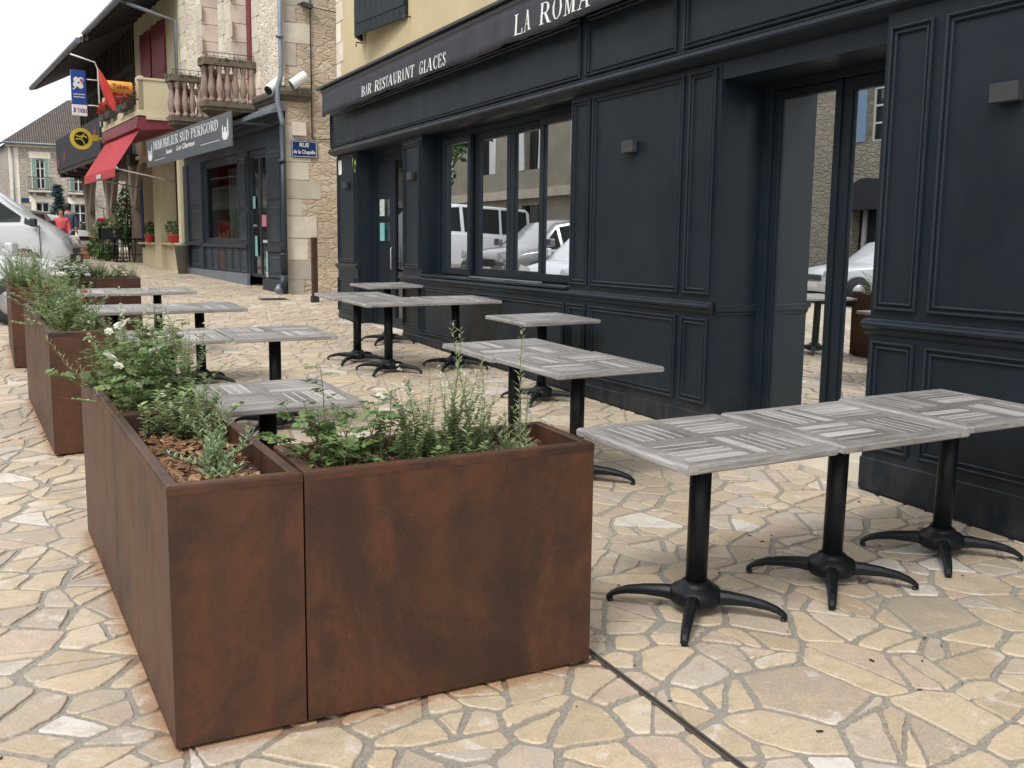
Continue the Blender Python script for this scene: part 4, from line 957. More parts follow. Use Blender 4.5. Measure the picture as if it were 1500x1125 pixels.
# two bow-fronted balconies, one to each tall opening
bal = [(.045, 0), (.07, .01), (.07, .06), (.045, .075), (.04, .1), (.055, .14), (.075, .22), (.078, .28), (.06, .38), (.04, .50), (.036, .55), (.05, .57), (.05, .60), (.065, .62), (.065, .68), (.05, .69)]
for (ua, dm, ub, de, zb_, zt_) in ((1.78, 1.06, 3.55, .40, 4.52, 5.26), (4.0, 1.22, 5.9, .45, 4.42, 5.20)):
    out = [(ua, 0), (ua, dm), (ua+.25, dm+.03), (ub, de), (ub, 0)]
    b = SB(); b.extr([(u+(-.07 if k < 2 else .05 if k > 2 else 0), d+(.07 if 0 < k < 4 else 0)) for k, (u, d) in enumerate(out)], lambda x, y, z: (x, y, z), zb_-.10, zb_); b.extr([(u+(-.03 if k < 2 else .02 if k > 2 else 0), d+(.03 if 0 < k < 4 else 0)) for k, (u, d) in enumerate(out)], lambda x, y, z: (x, y, z), zb_-.17, zb_-.10)
    b.build('balcony_slab', M_['moss'], hs_)
    path = [V((ua, .03, 0)), V((ua, dm-.02, 0)), V((ua+.24, dm, 0)), V((ub-.02, de, 0)), V((ub-.02, .03, 0))]
    b = SB()
    for p, q in zip(path, path[1:]):
        d_ = (q-p).normalized(); n_ = V((-d_.y, d_.x, 0)); a_, c_ = p-d_*.06, q+d_*.06
        b.add([(*(a_+n_*.09).xy, zt_), (*(c_+n_*.09).xy, zt_), (*(c_-n_*.09).xy, zt_), (*(a_-n_*.09).xy, zt_), (*(a_+n_*.09).xy, zt_+.12), (*(c_+n_*.09).xy, zt_+.12), (*(c_-n_*.09).xy, zt_+.12), (*(a_-n_*.09).xy, zt_+.12)], [(0, 1, 2, 3), (4, 5, 6, 7), (0, 1, 5, 4), (1, 2, 6, 5), (2, 3, 7, 6), (3, 0, 4, 7)])
    for k in range(150):
        i_ = rr.choice((0, 0, 0, 1, 2)); p = path[i_].lerp(path[i_+1], rr.random()); s_ = rr.uniform(.015, .05)
        b.obox((p.x+rr.uniform(-.08, .08), p.y+rr.uniform(-.08, .08), zt_+.12+s_*.2), (s_*2, s_*1.6, s_), Matrix.Rotation(rr.uniform(0, 3), 3, 'Z') @ Matrix.Rotation(rr.uniform(-.6, .6), 3, 'X'))
    b.build('balcony_rail', M_['moss'], hs_)
    b = SB()
    for k in range(7): d = .05+k*(dm-.05)/6; b.tube([(ua-.02, d, zt_+.1), (ua-.02, d, zt_+.26)], .006, 4)
    b.tube([(ua-.02, .05, zt_+.26), (ua-.02, dm, zt_+.26), (ub, de, zt_+.25)], .008, 5); b.tube([(ua-.02, .05, zt_+.19), (ua-.02, dm, zt_+.19), (ub, de, zt_+.18)], .005, 5)
    b.build('wire_rail', M_['iron'], hs_)
    for p, q in zip(path, path[1:]):
        L_ = (q-p).length; m_ = max(1, round(L_/.175))
        for k in range(m_):
            c_ = p.lerp(q, (k+.5)/m_); b = SB(); b.lathe((c_.x, c_.y, zb_), [(r_, z_*(zt_-zb_)/.69) for r_, z_ in bal], 10, 0, rr.uniform(.75, 1.3)); b.build('baluster', M_['balu'], hs_)
# shopfront of the estate agent
b = SB()
b.box(.05, 8.1, -.4, -.02, 3.62, 4.22); b.box(.05, .35, -.4, 0, .95, 3.62); b.box(.35, 1.35, -.4, -.02, .85, 3.62); b.box(2.62, 3.38, -.4, -.02, .85, 3.62)
b.box(6.2, 8.1, -.4, -.02, .9, 3.62); b.box(3.38, 6.2, -.4, -.02, .9, 1.62); b.box(1.35, 2.62, -.4, -.06, 3.5, 3.62); b.box(3.38, 6.2, -.4, -.06, 3.5, 3.62)
b.box(.02, 8.12, -.02, .16, 4.08, 4.20); b.box(.03, 8.11, -.02, .10, 3.98, 4.08)
b.box(.30, 1.36, -.02, .05, 1.42, 1.52); b.box(2.66, 6.25, -.02, .05, 1.48, 1.56); b.box(6.3, 8.1, -.02, .06, 1.50, 1.60)
b.box(6.25, 6.5, -.02, .06, .95, 3.6); b.box(7.7, 8.1, -.02, .05, .95, 3.6)
b.build('shopfront_wall', M_['navy'], hs_, bevel=.006)
def spanel(u0, u1, z0, z1, d=-.02, mat='navy'):
    b = SB(); pts = []
    for a, h in ((0, 0), (.0, .02), (.03, .025), (.05, .006), (.09, .002), (.12, .016)):
        pts += [(u0+a, d+h, z0+a), (u1-a, d+h, z0+a), (u1-a, d+h, z1-a), (u0+a, d+h, z1-a)]
    b.add(pts, [(i*4+k, i*4+(k+1) % 4, (i+1)*4+(k+1) % 4, (i+1)*4+k) for i in range(5) for k in range(4)]+[(20, 21, 22, 23)])
    b.build('panel', M_[mat], hs_)
for k in range(6):
    u = 2.72+k*.585; spanel(u, u+.53, .92, 1.46, mat='navy')
spanel(.42, 1.28, 1.62, 2.45); spanel(.42, 1.28, 2.52, 3.5); spanel(.42, 1.28, .86, 1.40); spanel(2.70, 3.32, 1.65, 2.3); spanel(2.70, 3.32, 2.38, 3.5); spanel(6.6, 7.6, .98, 1.48); spanel(6.6, 7.6, 1.68, 2.5); spanel(6.6, 7.6, 2.58, 3.5)
b = SB(); b.box(4.53, 4.93, -.003, .004, .98, 1.40); b.build('brown_vent', M_['rust2'], hs_)
b = SB(); b.box(2.62, 8.1, -.02, .05, .3, .90); b.build('plinth', M_['zinc'], hs_)
b = SB(); b.box(.0, 1.36, -.05, .10, .3, .84); b.build('plinth', M_['navy'], hs_, bevel=.01)
def sglass(parent, u0, u1, z0, z1, d, w=.06, name='window', n=1, mat='navy', glass='glass'):
    b = SB(); b.box(u0, u0+w, d-.05, d, z0, z1); b.box(u1-w, u1, d-.05, d, z0, z1); b.box(u0+w, u1-w, d-.049, d-.001, z0, z0+w); b.box(u0+w, u1-w, d-.049, d-.001, z1-w, z1)
    for k in range(1, n): c = u0+(u1-u0)*k/n; b.box(c-w/2, c+w/2, d-.048, d-.002, z0+w, z1-w)
    f = b.build(name, M_[mat], parent); glass = 'glass2' if glass == 'glass' else glass; g = SB(); g.quad((u0+w, d-.03, z0+w), (u1-w, d-.03, z0+w), (u1-w, d-.03, z1-w), (u0+w, d-.03, z1-w)); g.build('glass_pane', M_[glass], f); return f
f1 = sglass(hs_, 3.38, 6.2, 1.62, 3.5, -.05, .08)
dd = sglass(hs_, 1.35, 2.62, .84, 3.5, -.08, .07, 'door', 2)
b = SB(); b.box(2.15, 2.35, -.07, -.04, 1.95, 2.0); b.build('door_handle', M_['rim'], dd)
for u0, u1, z0, z1, mt in ((2.28, 2.45, 2.35, 2.62, 'teal'), (2.2, 2.36, 1.3, 1.75, 'teal'), (1.55, 1.85, 1.95, 2.2, 'pinkp'), (1.42, 1.62, 1.0, 1.42, 'teal'), (1.42, 1.62, .86, .98, 'paper'), (1.5, 1.8, 1.6, 1.66, 'paper')):
    b = SB(); b.box(u0, u1, -.079, -.075, z0, z1); b.build('sticker', M_[mt], dd)
b = SB(); b.quad((8, -3, .8), (.1, -3, .8), (.1, -3, 3.7), (8, -3, 3.7)); b.quad((8, -3, .8), (8, -.4, .8), (.1, -.4, .8), (.1, -3, .8)); b.quad((8, -3, 3.6), (.1, -3, 3.6), (.1, -.4, 3.6), (8, -.4, 3.6)); b.quad((8.0, -.4, .8), (8.0, -3, .8), (8.0, -3, 3.6), (8.0, -.4, 3.6)); b.quad((.1, -.4, .8), (.1, -.4, 3.6), (.1, -3, 3.6), (.1, -3, .8))
b.build('interior_wall', M_['interior'], hs_)
b = SB()
for k in range(7): b.box(3.6+k*.37, 3.78+k*.37, -.30, -.28, 1.72, 1.72+rr.uniform(.06, .22), 0)
b.build('window_display', M_['terra'], hs_)
b = SB()
for k in range(40): b.box(3.45+k*.068, 3.45+k*.068+.06, -.62-.02*(k % 2), -.61-.02*(k % 2), 1.7, 3.45)
b.build('reflection_slats', M_['reflection_slats'], hs_)  # pale slats added behind the pane to imitate vertical reflections in the glass
b = SB(); b.extr([(.0, 4.40), (.30, 4.24), (.31, 4.16), (.29, 4.16), (.0, 4.22)], lambda u, v, d: (d, u, v), -.04, 8.1); b.build('lead_flashing', M_['zinc'], hs_)
dp = rthing('drain_pipe', 'long grey rainwater pipe running down the corner of the stone house', 'pipe', -.10, .12)
b = SB(); b.tube([(-.10, .10, 10.3), (-.10, .10, 4.9), (-.08, .17, 4.65), (-.08, .18, 4.35), (-.10, .10, 4.0), (-.10, .10, 3.9)], .052, 10); b.build('upper_pipe', M_['zinc'], dp)
b = SB(); b.tube([(-.10, .10, 3.9), (-.10, .10, .95)], .06, 10); b.tube([(-.10, .12, .95), (-.10, .14, .82), (-.14, .24, .68)], .085, 10); b.build('lower_pipe', M_['navy'], dp)
b = SB(); b.tube([(-.13, .22, .74), (-.18, .30, .62)], .07, 10); b.build('spout', M_['zinc'], dp)
for z in (9, 7.2, 5.6, 3.2, 1.35): b = SB(); b.cyl((-.10, .12, z), (-.10, .12, z+.05), .082, n=10); b.build('bracket', M_['zinc' if z > 4 else 'navy'], dp)
cb = MB(); cb.tube([(5.64, 20.27, 10.3), (5.63, 20.26, 6.35), (5.63, 20.26, 3.7)], .014, 6); cb.tube([(5.60, 20.2, 6.25), (5.9, 20.1, 6.2), (6.9, 20.25, 6.15), (9, 20.2, 6.3)], .012, 5); cb.tube([(5.63, 20.27, 3.7), (6.5, 20.27, 3.72)], .010, 5)
o = cb.build('wall_cable', M_['iron'], loc=(5.63, 20.26, 6)); tag(o, 'thin black cable clipped down the side wall of the stone house', 'cable')
ins = MB(); ins.obox((5.55, 20.2, 6.27), (.22, .12, .08), Matrix.Rotation(.2, 3, 'Y')); ins.tube([(5.45, 20.2, 6.3), (5.35, 20.1, 6.25)], .02, 6)
o = ins.build('cable_bracket', M_['iron'], loc=(5.55, 20.2, 6.27)); tag(o, 'small dark cable bracket high on the side wall of the stone house', 'bracket')
# floodlights
for nm, a, c, lab in (('spotlight', (.10, .30, 4.60), (.24, .04, 4.80), 'left white cylindrical spotlight aimed at the balcony'), ('spotlight', (-.24, -.06, 4.70), (-.30, -.34, 4.90), 'right white cylindrical spotlight beside the rainwater pipe')):
    m_ = (V(a)+V(c))/2; t = rthing(nm, lab, 'spotlight', m_.x, m_.y, m_.z, 'white cylindrical spotlights on the house corner')
    b = SB(); b.cyl(a, c, .105, .105, 16); b.build('lamp_body', M_['white'], t, bevel=.006)
    dv = (V(a)-V(c)).normalized(); b = SB(); b.cyl(V(a)+dv*.001, V(a)+dv*.012, .09, .09, 16); b.build('lens', M_['glassd'], t)
    b = SB(); b.tube([m_, m_+V((0, -.02, -.28))], .02, 6); b.build('bracket', M_['zinc'], t)
# street name plate
t = thing('street_sign', 'blue enamel street plate reading RUE de la Chapelle on the stone side wall', 'sign', (5.465, 20.27, 3.48))
b = MB(); b.box(5.20, 5.73, 20.255, 20.275, 3.32, 3.655); b.build('plate', M_['blue'], t, bevel=.006)
b = MB()
for x0, x1, z0, z1 in ((5.215, 5.715, 3.335, 3.343), (5.215, 5.715, 3.632, 3.640), (5.215, 5.223, 3.343, 3.632), (5.707, 5.715, 3.343, 3.632)): b.box(x0, x1, 20.2525, 20.2548, z0, z1)
sans(b, 'RUE', lambda u, v, d: (5.465+u, 20.2545-d, 3.53+v), .115, width=.19, center=True, bold=.0015); sans(b, 'de la Chapelle', lambda u, v, d: (5.465+u, 20.2545-d, 3.395+v), .11, width=.44, center=True, bold=.0015)
b.build('lettering', M_['white'], t)
# rusty street post
t = thing('bollard', 'tall thin rusty square steel post standing in the mouth of the side street', 'bollard', (5.06, 18.19, GZ(5.06, 18.19)), R(12))
b = MB(); b.M = WM[t.name]; b.box(-.055, .055, -.03, .03, .12, 1.20); b.build('post', M_['rust2'], t, bevel=.004)
b = MB(); b.M = WM[t.name]; b.box(-.07, .07, -.045, .045, -.02, .12); b.build('foot', M_['iron'], t, bevel=.004)
# sign board over the estate agent
t = rthing('shop_sign', 'long slate grey sign board reading IMMOBILIER SUD PERIGORD over the dark blue shop', 'sign', 3.5, 1.15, 3.45)
b = SB(); b.box(-.22, 7.15, 1.13, 1.16, 3.45, 4.11); b.build('board', M_['signgrey'], t, bevel=.004)
for u in (.4, 3.5, 6.6): b = SB(); b.box(u, u+.04, 0, 1.13, 3.95, 3.99); b.build('bracket', M_['iron'], t)
b = SB(); txt = 'IMMOBILIER SUD PERIGORD'; h = .21; L = serif_len(txt, h); k = (6.38-.62)/L
serif(b, txt, lambda u, v, d: (6.38-u*k, 1.1605+d, 3.83+v), h, .002)
sans(b, 'Romain', lambda u, v, d: (5.1-u*1.5, 1.1605+d, 3.66+v), .13, shear=.5, bold=.004); sans(b, 'Luc Chagnon', lambda u, v, d: (4.1-u*2.0, 1.1605+d, 3.67+v), .15, shear=.5, bold=.004)
b.box(5.2, 6.3, 1.1602, 1.1625, 3.575, 3.585); b.box(.55, 2.0, 1.1602, 1.1625, 3.62, 3.63)
for uc, sc in ((.18, 1.), (6.75, .9)):
    for du, z0, z1, w_ in ((0, 3.60, 3.84, .12), (-.18, 3.64, 3.86, .07), (.17, 3.64, 3.80, .07), (-.09, 3.60, 3.74, .08), (.09, 3.60, 3.76, .08)): b.box(uc+du-w_/2, uc+du+w_/2, 1.1602, 1.1622+du*.002, z0, z1)
    b.add([(uc-.23, 1.1624, 3.86), (uc-.13, 1.1624, 3.86), (uc-.18, 1.1624, 4.02)], [(0, 1, 2)]); b.add([(uc+.12, 1.1624, 3.80), (uc+.22, 1.1624, 3.80), (uc+.17, 1.1624, 3.92)], [(0, 1, 2)])
b.build('lettering', M_['white'], t)
# --- yellow house with the tobacco shop
yh = rthing('yellow_house', 'cream yellow rendered house with burgundy shutters and a walled balcony', 'building', 11, 0)
ho = [(8.55, 10.35, 1.55, 4.0), (11.35, 13.2, 1.55, 4.0)]; up = [(10.8, 11.35, 6.1, 7.7)]
b = SB(); wall_holes(b, 8.101, 13.7, .5, 8.5, 0, ho+up)
for h in ho: reveal(b, h, 0, -.35)
reveal(b, up[0], 0, -.18)
b.quad((8.101, 0, 4), (8.101, -7, 4), (8.101, -7, 8.5), (8.101, 0, 8.5)); b.quad((13.7, 0, .5), (13.7, -7, .5), (13.7, -7, 8.5), (13.7, 0, 8.5))
b.box(10.45, 11.25, 0, .14, .8, 4.1); b.box(8.12, 8.42, 0, .12, .8, 4.1)
b.box(8.12, 13.68, 0, .10, 4.12, 4.22); b.build('front_wall', M_['yel2'], yh)
b = SB(); b.box(8.12, 13.6, .0, .16, 1.50, 1.56); b.build('window_sill', M_['yel2'], yh)
for h in ho: sglass(yh, h[0], h[1], h[2], h[3], -.30, .07, n=2, mat='rust2', glass='glassd')
b = SB(); b.box(11.6, 12.2, -.29, -.28, 1.7, 3.6); b.build('poster', M_['blue2'], yh)
b = SB(); b.box(13.25, 13.6, .005, .03, 1.4, 3.5); b.build('poster', M_['blue'], yh)
for a, c in ((9.62, 10.14), (10.28, 10.80), (11.36, 11.82), (12.0, 12.42)):
    b = SB(); b.M = FM @ Matrix.Translation(((a, 0, 0))) @ Matrix.Rotation(R(9), 4, 'Z'); b.box(0, c-a, .02, .055, 6.1, 7.68)
    for z in (6.3, 7.35): b.box(.02, c-a-.02, .0555, .07, z, z+.09)
    b.build('shutter', M_['redp'], yh, bevel=.004)
b = SB(); b.box(10.8, 11.35, -.18, -.12, 6.1, 7.7); b.build('window', M_['rust2'], yh)
b = SB(); b.box(8.3, 8.42, .0, 1.05, 5.02, 5.80); b.box(8.27, 8.45, 0, 1.08, 5.80, 5.86); b.box(8.28, 13.5, 0, 1.10, 4.88, 5.02)
b.box(8.3, 8.72, .93, 1.05, 5.02, 5.9); b.box(13.1, 13.5, .93, 1.05, 5.02, 5.9); b.box(8.72, 13.1, .95, 1.03, 5.02, 5.22); b.box(10.6, 10.85, .94, 1.04, 5.22, 5.86); b.box(8.2, 8.3, 0, .9, 4.78, 4.88)
b.build('balcony_wall', M_['yel2'], yh, bevel=.008)
b = SB(); b.tube([(8.7, .99, 5.72), (10.6, .99, 5.72)], .02, 6); b.tube([(10.85, .99, 5.72), (13.1, .99, 5.72)], .02, 6)
for k in range(22): u = 8.85+k*.19; b.tube([(u, .99, 5.22), (u, .99, 5.72)], .009, 5)
b.build('balcony_railing', M_['redp'], yh)
# eaves and roof
b = SB(); b.add([(7.95, 1.45, 7.72), (13.3, 1.45, 7.72), (13.3, -6, 11.4), (7.95, -6, 11.4), (7.95, 1.45, 7.86), (13.3, 1.45, 7.86), (13.3, -6, 11.55), (7.95, -6, 11.55)], [(0, 1, 2, 3), (4, 5, 6, 7), (0, 1, 5, 4), (0, 3, 7, 4), (1, 2, 6, 5)]); b.build('roof', M_['tiles'], yh)
for k in range(9):
    b = SB(); u = 8.1+k*.62; b.add([(u, 1.40, 7.60), (u+.12, 1.40, 7.60), (u+.12, 1.40, 7.74), (u, 1.40, 7.74), (u, -.2, 8.35), (u+.12, -.2, 8.35), (u+.12, -.2, 8.5), (u, -.2, 8.5)], [(0, 1, 2, 3), (4, 5, 6, 7), (0, 1, 5, 4), (3, 2, 6, 7), (0, 3, 7, 4), (1, 2, 6, 5)]); b.build('rafter', M_['woodd'], yh)
b = SB(); b.add([(7.96, 1.42, 7.715), (13.29, 1.42, 7.715), (13.29, -.1, 8.46), (7.96, -.1, 8.46)], [(0, 1, 2, 3)])
b.build('soffit', M_['woodd'], yh)
b = SB(); b.tube([(7.9, 1.5, 7.74), (13.35, 1.5, 7.74)], .08, 8); b.build('gutter', M_['zinc'], yh)
b = SB(); b.tube([(8.15, 1.45, 7.70), (8.12, .9, 7.55), (8.05, .12, 7.35), (8.05, .12, 4.4)], .05, 8); b.build('down_pipe', M_['zinc'], yh)
# red awning
t = rthing('shop_awning', 'pulled-out red fabric awning of the tobacco shop on two pale arms', 'awning', 10.5, 1.2, 3.5)
b = SB(); b.extr([(.15, 4.88), (1.12, 4.84), (1.16, 4.55), (.98, 4.50), (.15, 4.60)], lambda u, v, d: (d, u, v), 8.25, 13.3); b.build('cassette', M_['redp'], t)
b = SB(); n = 12
b.add([(8.32+(13.1-8.32)*i/n, *q) for i in range(n+1) for q in ((.98, 4.66), (1.35, 4.08), (1.72, 3.50), (1.74, 3.27+.0*i))], [(i*4+j, i*4+j+1, (i+1)*4+j+1, (i+1)*4+j) for i in range(n) for j in range(3)], 0, 1)
o = b.build('canopy', M_['red'], t); md = o.modifiers.new('thickness', 'SOLIDIFY'); md.thickness = .008
b = SB(); b.box(10.2, 10.9, 1.752, 1.757, 3.31, 3.43); b.build('lettering', M_['ivory'], t)
b = SB(); b.tube([(8.30, 1.68, 3.50), (13.1, 1.68, 3.50)], .03, 8); b.build('front_bar', M_['ivory'], t)
for u in (8.45, 12.9):
    b = SB(); b.tube([(u, 1.64, 3.48), (u+.45, .02, 3.22)], .022, 6); b.build('arm', M_['ivory'], t)
# hanging signs, all facing the viewer down the street
def face_put(u0, dc, zc): return lambda x, y, l: (u0-l, dc-x, zc+y)
t = rthing('tobacco_sign', 'orange sign reading Tabac projecting from the balcony corner', 'sign', 8.6, 1.45, 5.6)
b = SB(); b.cyl((8.6, 1.17, 5.60), (8.6, 1.78, 5.60), .15, .15, 20); b.build('board', M_['orange'], t, bevel=.01)
b = SB(); sans(b, 'Tabac', lambda x, y, l: (8.447-l, 1.475-x, 5.545+y), .16, width=.42, center=True, bold=.004); b.build('lettering', M_['redp'], t)
b = SB(); b.tube([(8.6, 1.0, 5.72), (8.6, 1.17, 5.70)], .018, 6); b.tube([(8.6, 1.0, 5.48), (8.6, 1.17, 5.50)], .018, 6); b.build('bracket', M_['iron'], t)
t = rthing('tobacconist_emblem', 'tall red spindle-shaped tobacconist sign leaning in front of the balcony', 'sign', 8.3, 1.85, 5.48)
b = SB(); prof = [(0, .62), (.05, .45), (.11, .15), (.13, -.15), (.10, -.45), (.03, -.66), (-.03, -.66), (-.10, -.45), (-.13, -.15), (-.11, .15), (-.05, .45)]
Mt = FM @ Matrix.Translation((8.3, 1.86, 5.48)) @ Matrix.Rotation(R(-19), 4, 'X') @ Matrix.Scale(.85, 4); b.M = Mt
b.extr(prof, lambda x, y, d: (d, -x, y), -.10, .10); b.build('board', M_['redb'], t, bevel=.03)
b = SB(); b.tube([(8.36, 1.0, 5.3), (8.34, 1.8, 5.3)], .02, 6); b.build('bracket', M_['iron'], t)
t = rthing('lottery_sign', 'tall blue lottery sign with white clover on a white pipe frame', 'sign', 13.4, 1.7, 6.0)
b = SB(); b.box(13.4, 13.52, 1.50, 1.92, 5.66, 6.67); b.build('blue_board', M_['blue2'], t, bevel=.01)
b = SB(); b.box(13.4, 13.52, 1.50, 1.92, 5.33, 5.655); b.build('white_board', M_['white'], t, bevel=.01)
b = SB()
for i, a in enumerate((130, 50, 215, 300)):
    c = (1.71-.105*math.cos(R(a)), 6.30+.105*math.sin(R(a)))
    pts = [(c[0]-.078*math.cos(q*math.pi/7), c[1]+.085*math.sin(q*math.pi/7)) for q in range(14)]
    b.extr(pts, lambda x, y, d: (13.4-d, x, y), .001, .006+i*.0005)
b.add([(13.393, 1.86, 6.08), (13.393, 1.89, 6.10), (13.393, 1.77, 6.20), (13.393, 1.75, 6.18)], [(0, 1, 2, 3)])
b.build('clover', M_['white'], t)
b = SB(); pts = [(1.63-.045*math.cos(q*math.pi/6), 6.37+.05*math.sin(q*math.pi/6)) for q in range(12)]; b.extr(pts, lambda x, y, d: (13.391-d, x, y), .001, .006); b.build('red_dot', M_['redb'], t)
b = SB()
for z in (5.94, 5.86): 
    for k in range(8): b.box(13.394, 13.399, 1.56+k*.04, 1.585+k*.04, z, z+.035)
b.build('small_print', M_['white'], t)
b = SB(); sans(b, '3', lambda x, y, l: (13.397-l, 1.90-x, 5.43+y), .17, bold=.008); sans(b, 'O', lambda x, y, l: (13.397-l, 1.70-x, 5.43+y), .15, bold=.008); b.build('lettering', M_['blue2'], t)
b = SB(); sans(b, 'T', lambda x, y, l: (13.397-l, 1.80-x, 5.43+y), .16, bold=.008); sans(b, '2', lambda x, y, l: (13.397-l, 1.585-x, 5.43+y), .15, bold=.008); b.build('red_lettering', M_['pinkp'], t)
b = SB(); b.tube([(13.45, 1.14, 5.05), (13.45, 1.14, 6.75), (13.45, 1.22, 6.95), (13.45, 1.9, 7.12)], .025, 8)
for z in (6.42, 5.66): b.tube([(13.45, 1.14, z), (13.45, 1.50, z)], .02, 6)
b.build('pipe_frame', M_['white'], t)
# flower pots on the sills and the tall cone pot
def bushm(b, c, rx, ry, rz, n, leaf, rnd, m=0, t0=.7, t1=1.2, up=0.):
    for k in range(n):
        while True:
            p = V((rnd.uniform(-1, 1), rnd.uniform(-1, 1), rnd.uniform(-1, 1)))
            if .25 < p.length <= 1: break
        p = V((p.x*rx, p.y*ry, p.z*rz))+V(c)
        a = V((rnd.gauss(0, 1), rnd.gauss(0, 1), rnd.gauss(0, 1)+up)).normalized(); q = a.cross(V((rnd.gauss(0, 1), rnd.gauss(0, 1), rnd.gauss(0, 1)))).normalized(); L = leaf*rnd.uniform(.6, 1.3)
        b.quad(p-a*L*.5, p+q*L*.28, p+a*L*.5, p-q*L*.28, m, rnd.uniform(t0, t1))
def potted(name, label, c, r, h, bush, mat, fol='leafd', group=None, flow=0, seed=1):
    rnd = random.Random(seed); t = thing(name, label, 'plant', c, 0, group); x, y, z = c
    b = MB(); b.lathe((x, y, z), [(r*.7, 0), (r*.98, h*.9), (r*1.08, h*.9), (r*1.08, h), (r*.92, h), (r*.9, h*.9)], 16); b.build('pot', M_[mat], t)
    b = MB(); bushm(b, (x, y, z+h+bush*.75), bush, bush, bush*.8, int(260), bush*.32, rnd); b.build('foliage', M_[fol], t)
    if flow:
        b = MB(); bushm(b, (x, y, z+h+bush*.9), bush, bush, bush*.8, flow, bush*.25, rnd); b.build('flowers', M_['petr'], t)
    return t
for u, sd, lab in ((8.95, 1, 'red flower pot with dark greenery on the near shop sill of the yellow house'), (11.85, 2, 'red flower pot with dark greenery on the far shop sill of the yellow house')):
    p = W(u, .12, 1.56); potted('flower_pot', lab, tuple(p), .20, .22, .26, 'redb', group='red flower pots on the sills', seed=sd)
p = W(7.65, .24, 0); p.z = GZ(p.x, p.y)
t = thing('plant_pot', 'tall tapered grey pot standing where the dark blue shop meets the yellow house', 'pot', p)
b = MB(); b.lathe(p, [(.12, 0), (.195, .72), (.21, .72), (.21, .77), (.185, .77), (.175, .70)], 20); b.build('pot', M_['greypot'], t)
b = MB(); b.cyl(p+V((0, 0, .68)), p+V((0, 0, .70)), .172, .172, 16); b.build('soil', M_['soil'], t)
# geraniums in the balcony
rnd = random.Random(9)
for u, lab in ((9.3, 'red balcony geraniums nearest the Tabac sign'), (10.1, 'red balcony geraniums left of those by the Tabac sign'), (11.7, 'red balcony geraniums right under the red spindle sign'), (12.6, 'red balcony geraniums at the far balcony end beside the white pipe')):
    p = W(u, 1.16, 5.35); t = thing('geranium_box', lab, 'plant', p, 0, 'red geraniums on the yellow balcony')
    b = SB(); b.box(u-.35, u+.35, 1.06, 1.26, 5.15, 5.32); b.build('trough', M_['iron'], t)
    b = SB(); bushm(b, (u, 1.16, 5.42), .4, .16, .18, 200, .09, rnd); b.build('foliage', M_['leafd'], t)
    b = SB(); bushm(b, (u, 1.18, 5.46), .42, .18, .22, 240, .085, rnd); b.build('flowers', M_['petr'], t)
# --- half-timbered arcade house
ah = rthing('half_timbered_house', 'old half-timbered arcade house with deep dark eaves and a dark draped balcony', 'building', 18.5, 0)
b = SB(); b.box(13.75, 24, -.25, -.05, 4.1, 8.8); b.box(13.75, 24, -3.2, -3.0, .5, 4.1); b.box(13.75, 24, -3, -.05, 4.0, 4.1); b.build('wall', M_['infill'], ah)
b = SB()
for k in range(24): 
    u = 13.85+k*.44; b.box(u, u+.15, -.05, .03, 5.6, 8.6, 0, rnd.uniform(.7, 1.4))
for z in (5.5, 6.9, 8.2): b.box(13.75, 24, -.05, .06, z, z+.2)
for k in range(5):
    u = 14+k*2.1; b.add([(u, .035, 5.7), (u+.15, .035, 5.7), (u+1.0, .035, 6.9), (u+.85, .035, 6.9)], [(0, 1, 2, 3)])
b.build('timber_frame', M_['wood'], ah)
for u in (14.2, 18.2, 22.6):
    b = SB(); b.box(u-.17, u+.17, -.1, .22, gz(u)-.05, 4.0); b.build('post', M_['woodg'], ah, bevel=.02)
    for s_ in (-1, 1):
        b = SB(); b.extr([(u+s_*.1, 2.7), (u+s_*.28, 2.62), (u+s_*.75, 3.2), (u+s_*1.25, 3.95), (u+s_*.9, 3.98), (u+s_*.5, 3.4)], lambda x, y, d: (x, d, y), -.02, .14); b.build('brace', M_['woodg'], ah, bevel=.01)
b = SB(); b.box(13.75, 24, -.12, .26, 3.98, 4.3); b.build('beam', M_['wood'], ah)
b = SB(); b.box(14.3, 23.8, .26, 1.0, 4.15, 4.28); b.build('balcony_floor', M_['wood'], ah)
b = SB(); b.box(14.3, 23.8, .97, 1.02, 4.28, 5.45); b.box(14.28, 14.33, .05, .969, 4.28, 5.3); b.build('balcony_cloth', M_['darkpanel'], ah)
for u in (15.5, 17.5, 19.5, 21.5, 23.2):
    b = SB(); b.box(u, u+.12, .0, 1.0, 4.02, 4.149); b.build('bracket_beam', M_['wood'], ah)
for u, z in ((21.8, 4.7), (15.2, 5.0), (23.4, 4.5)):
    b = SB(); b.obox((u, 1.024, z), (.6, .004, .35), Matrix.Rotation(.6, 3, 'Y')); b.build('cloth_print', M_['redp'], ah)
b = SB(); b.add([(13.2, 1.65, 7.42), (24.6, 1.65, 7.42), (24.6, -6, 11.4), (13.2, -6, 11.4), (13.2, 1.65, 7.60), (24.6, 1.65, 7.60), (24.6, -6, 11.6), (13.2, -6, 11.6)], [(0, 1, 2, 3), (4, 5, 6, 7), (0, 1, 5, 4), (0, 3, 7, 4), (1, 2, 6, 5)]); b.build('roof', M_['tiles'], ah)
b = SB(); b.add([(13.25, 1.6, 7.41), (24.5, 1.6, 7.41), (24.5, -.04, 8.27), (13.25, -.04, 8.27)], [(0, 1, 2, 3)]); b.build('soffit', M_['woodd'], ah)
b = SB(); b.tube([(13.2, 1.7, 7.5), (24.6, 1.7, 7.5)], .09, 8); b.build('gutter', M_['zinc'], ah)
t = rthing('round_sign', 'round yellow and black sign hanging from the dark balcony', 'sign', 14.0, 1.6, 4.7)
yq = M_['yg']
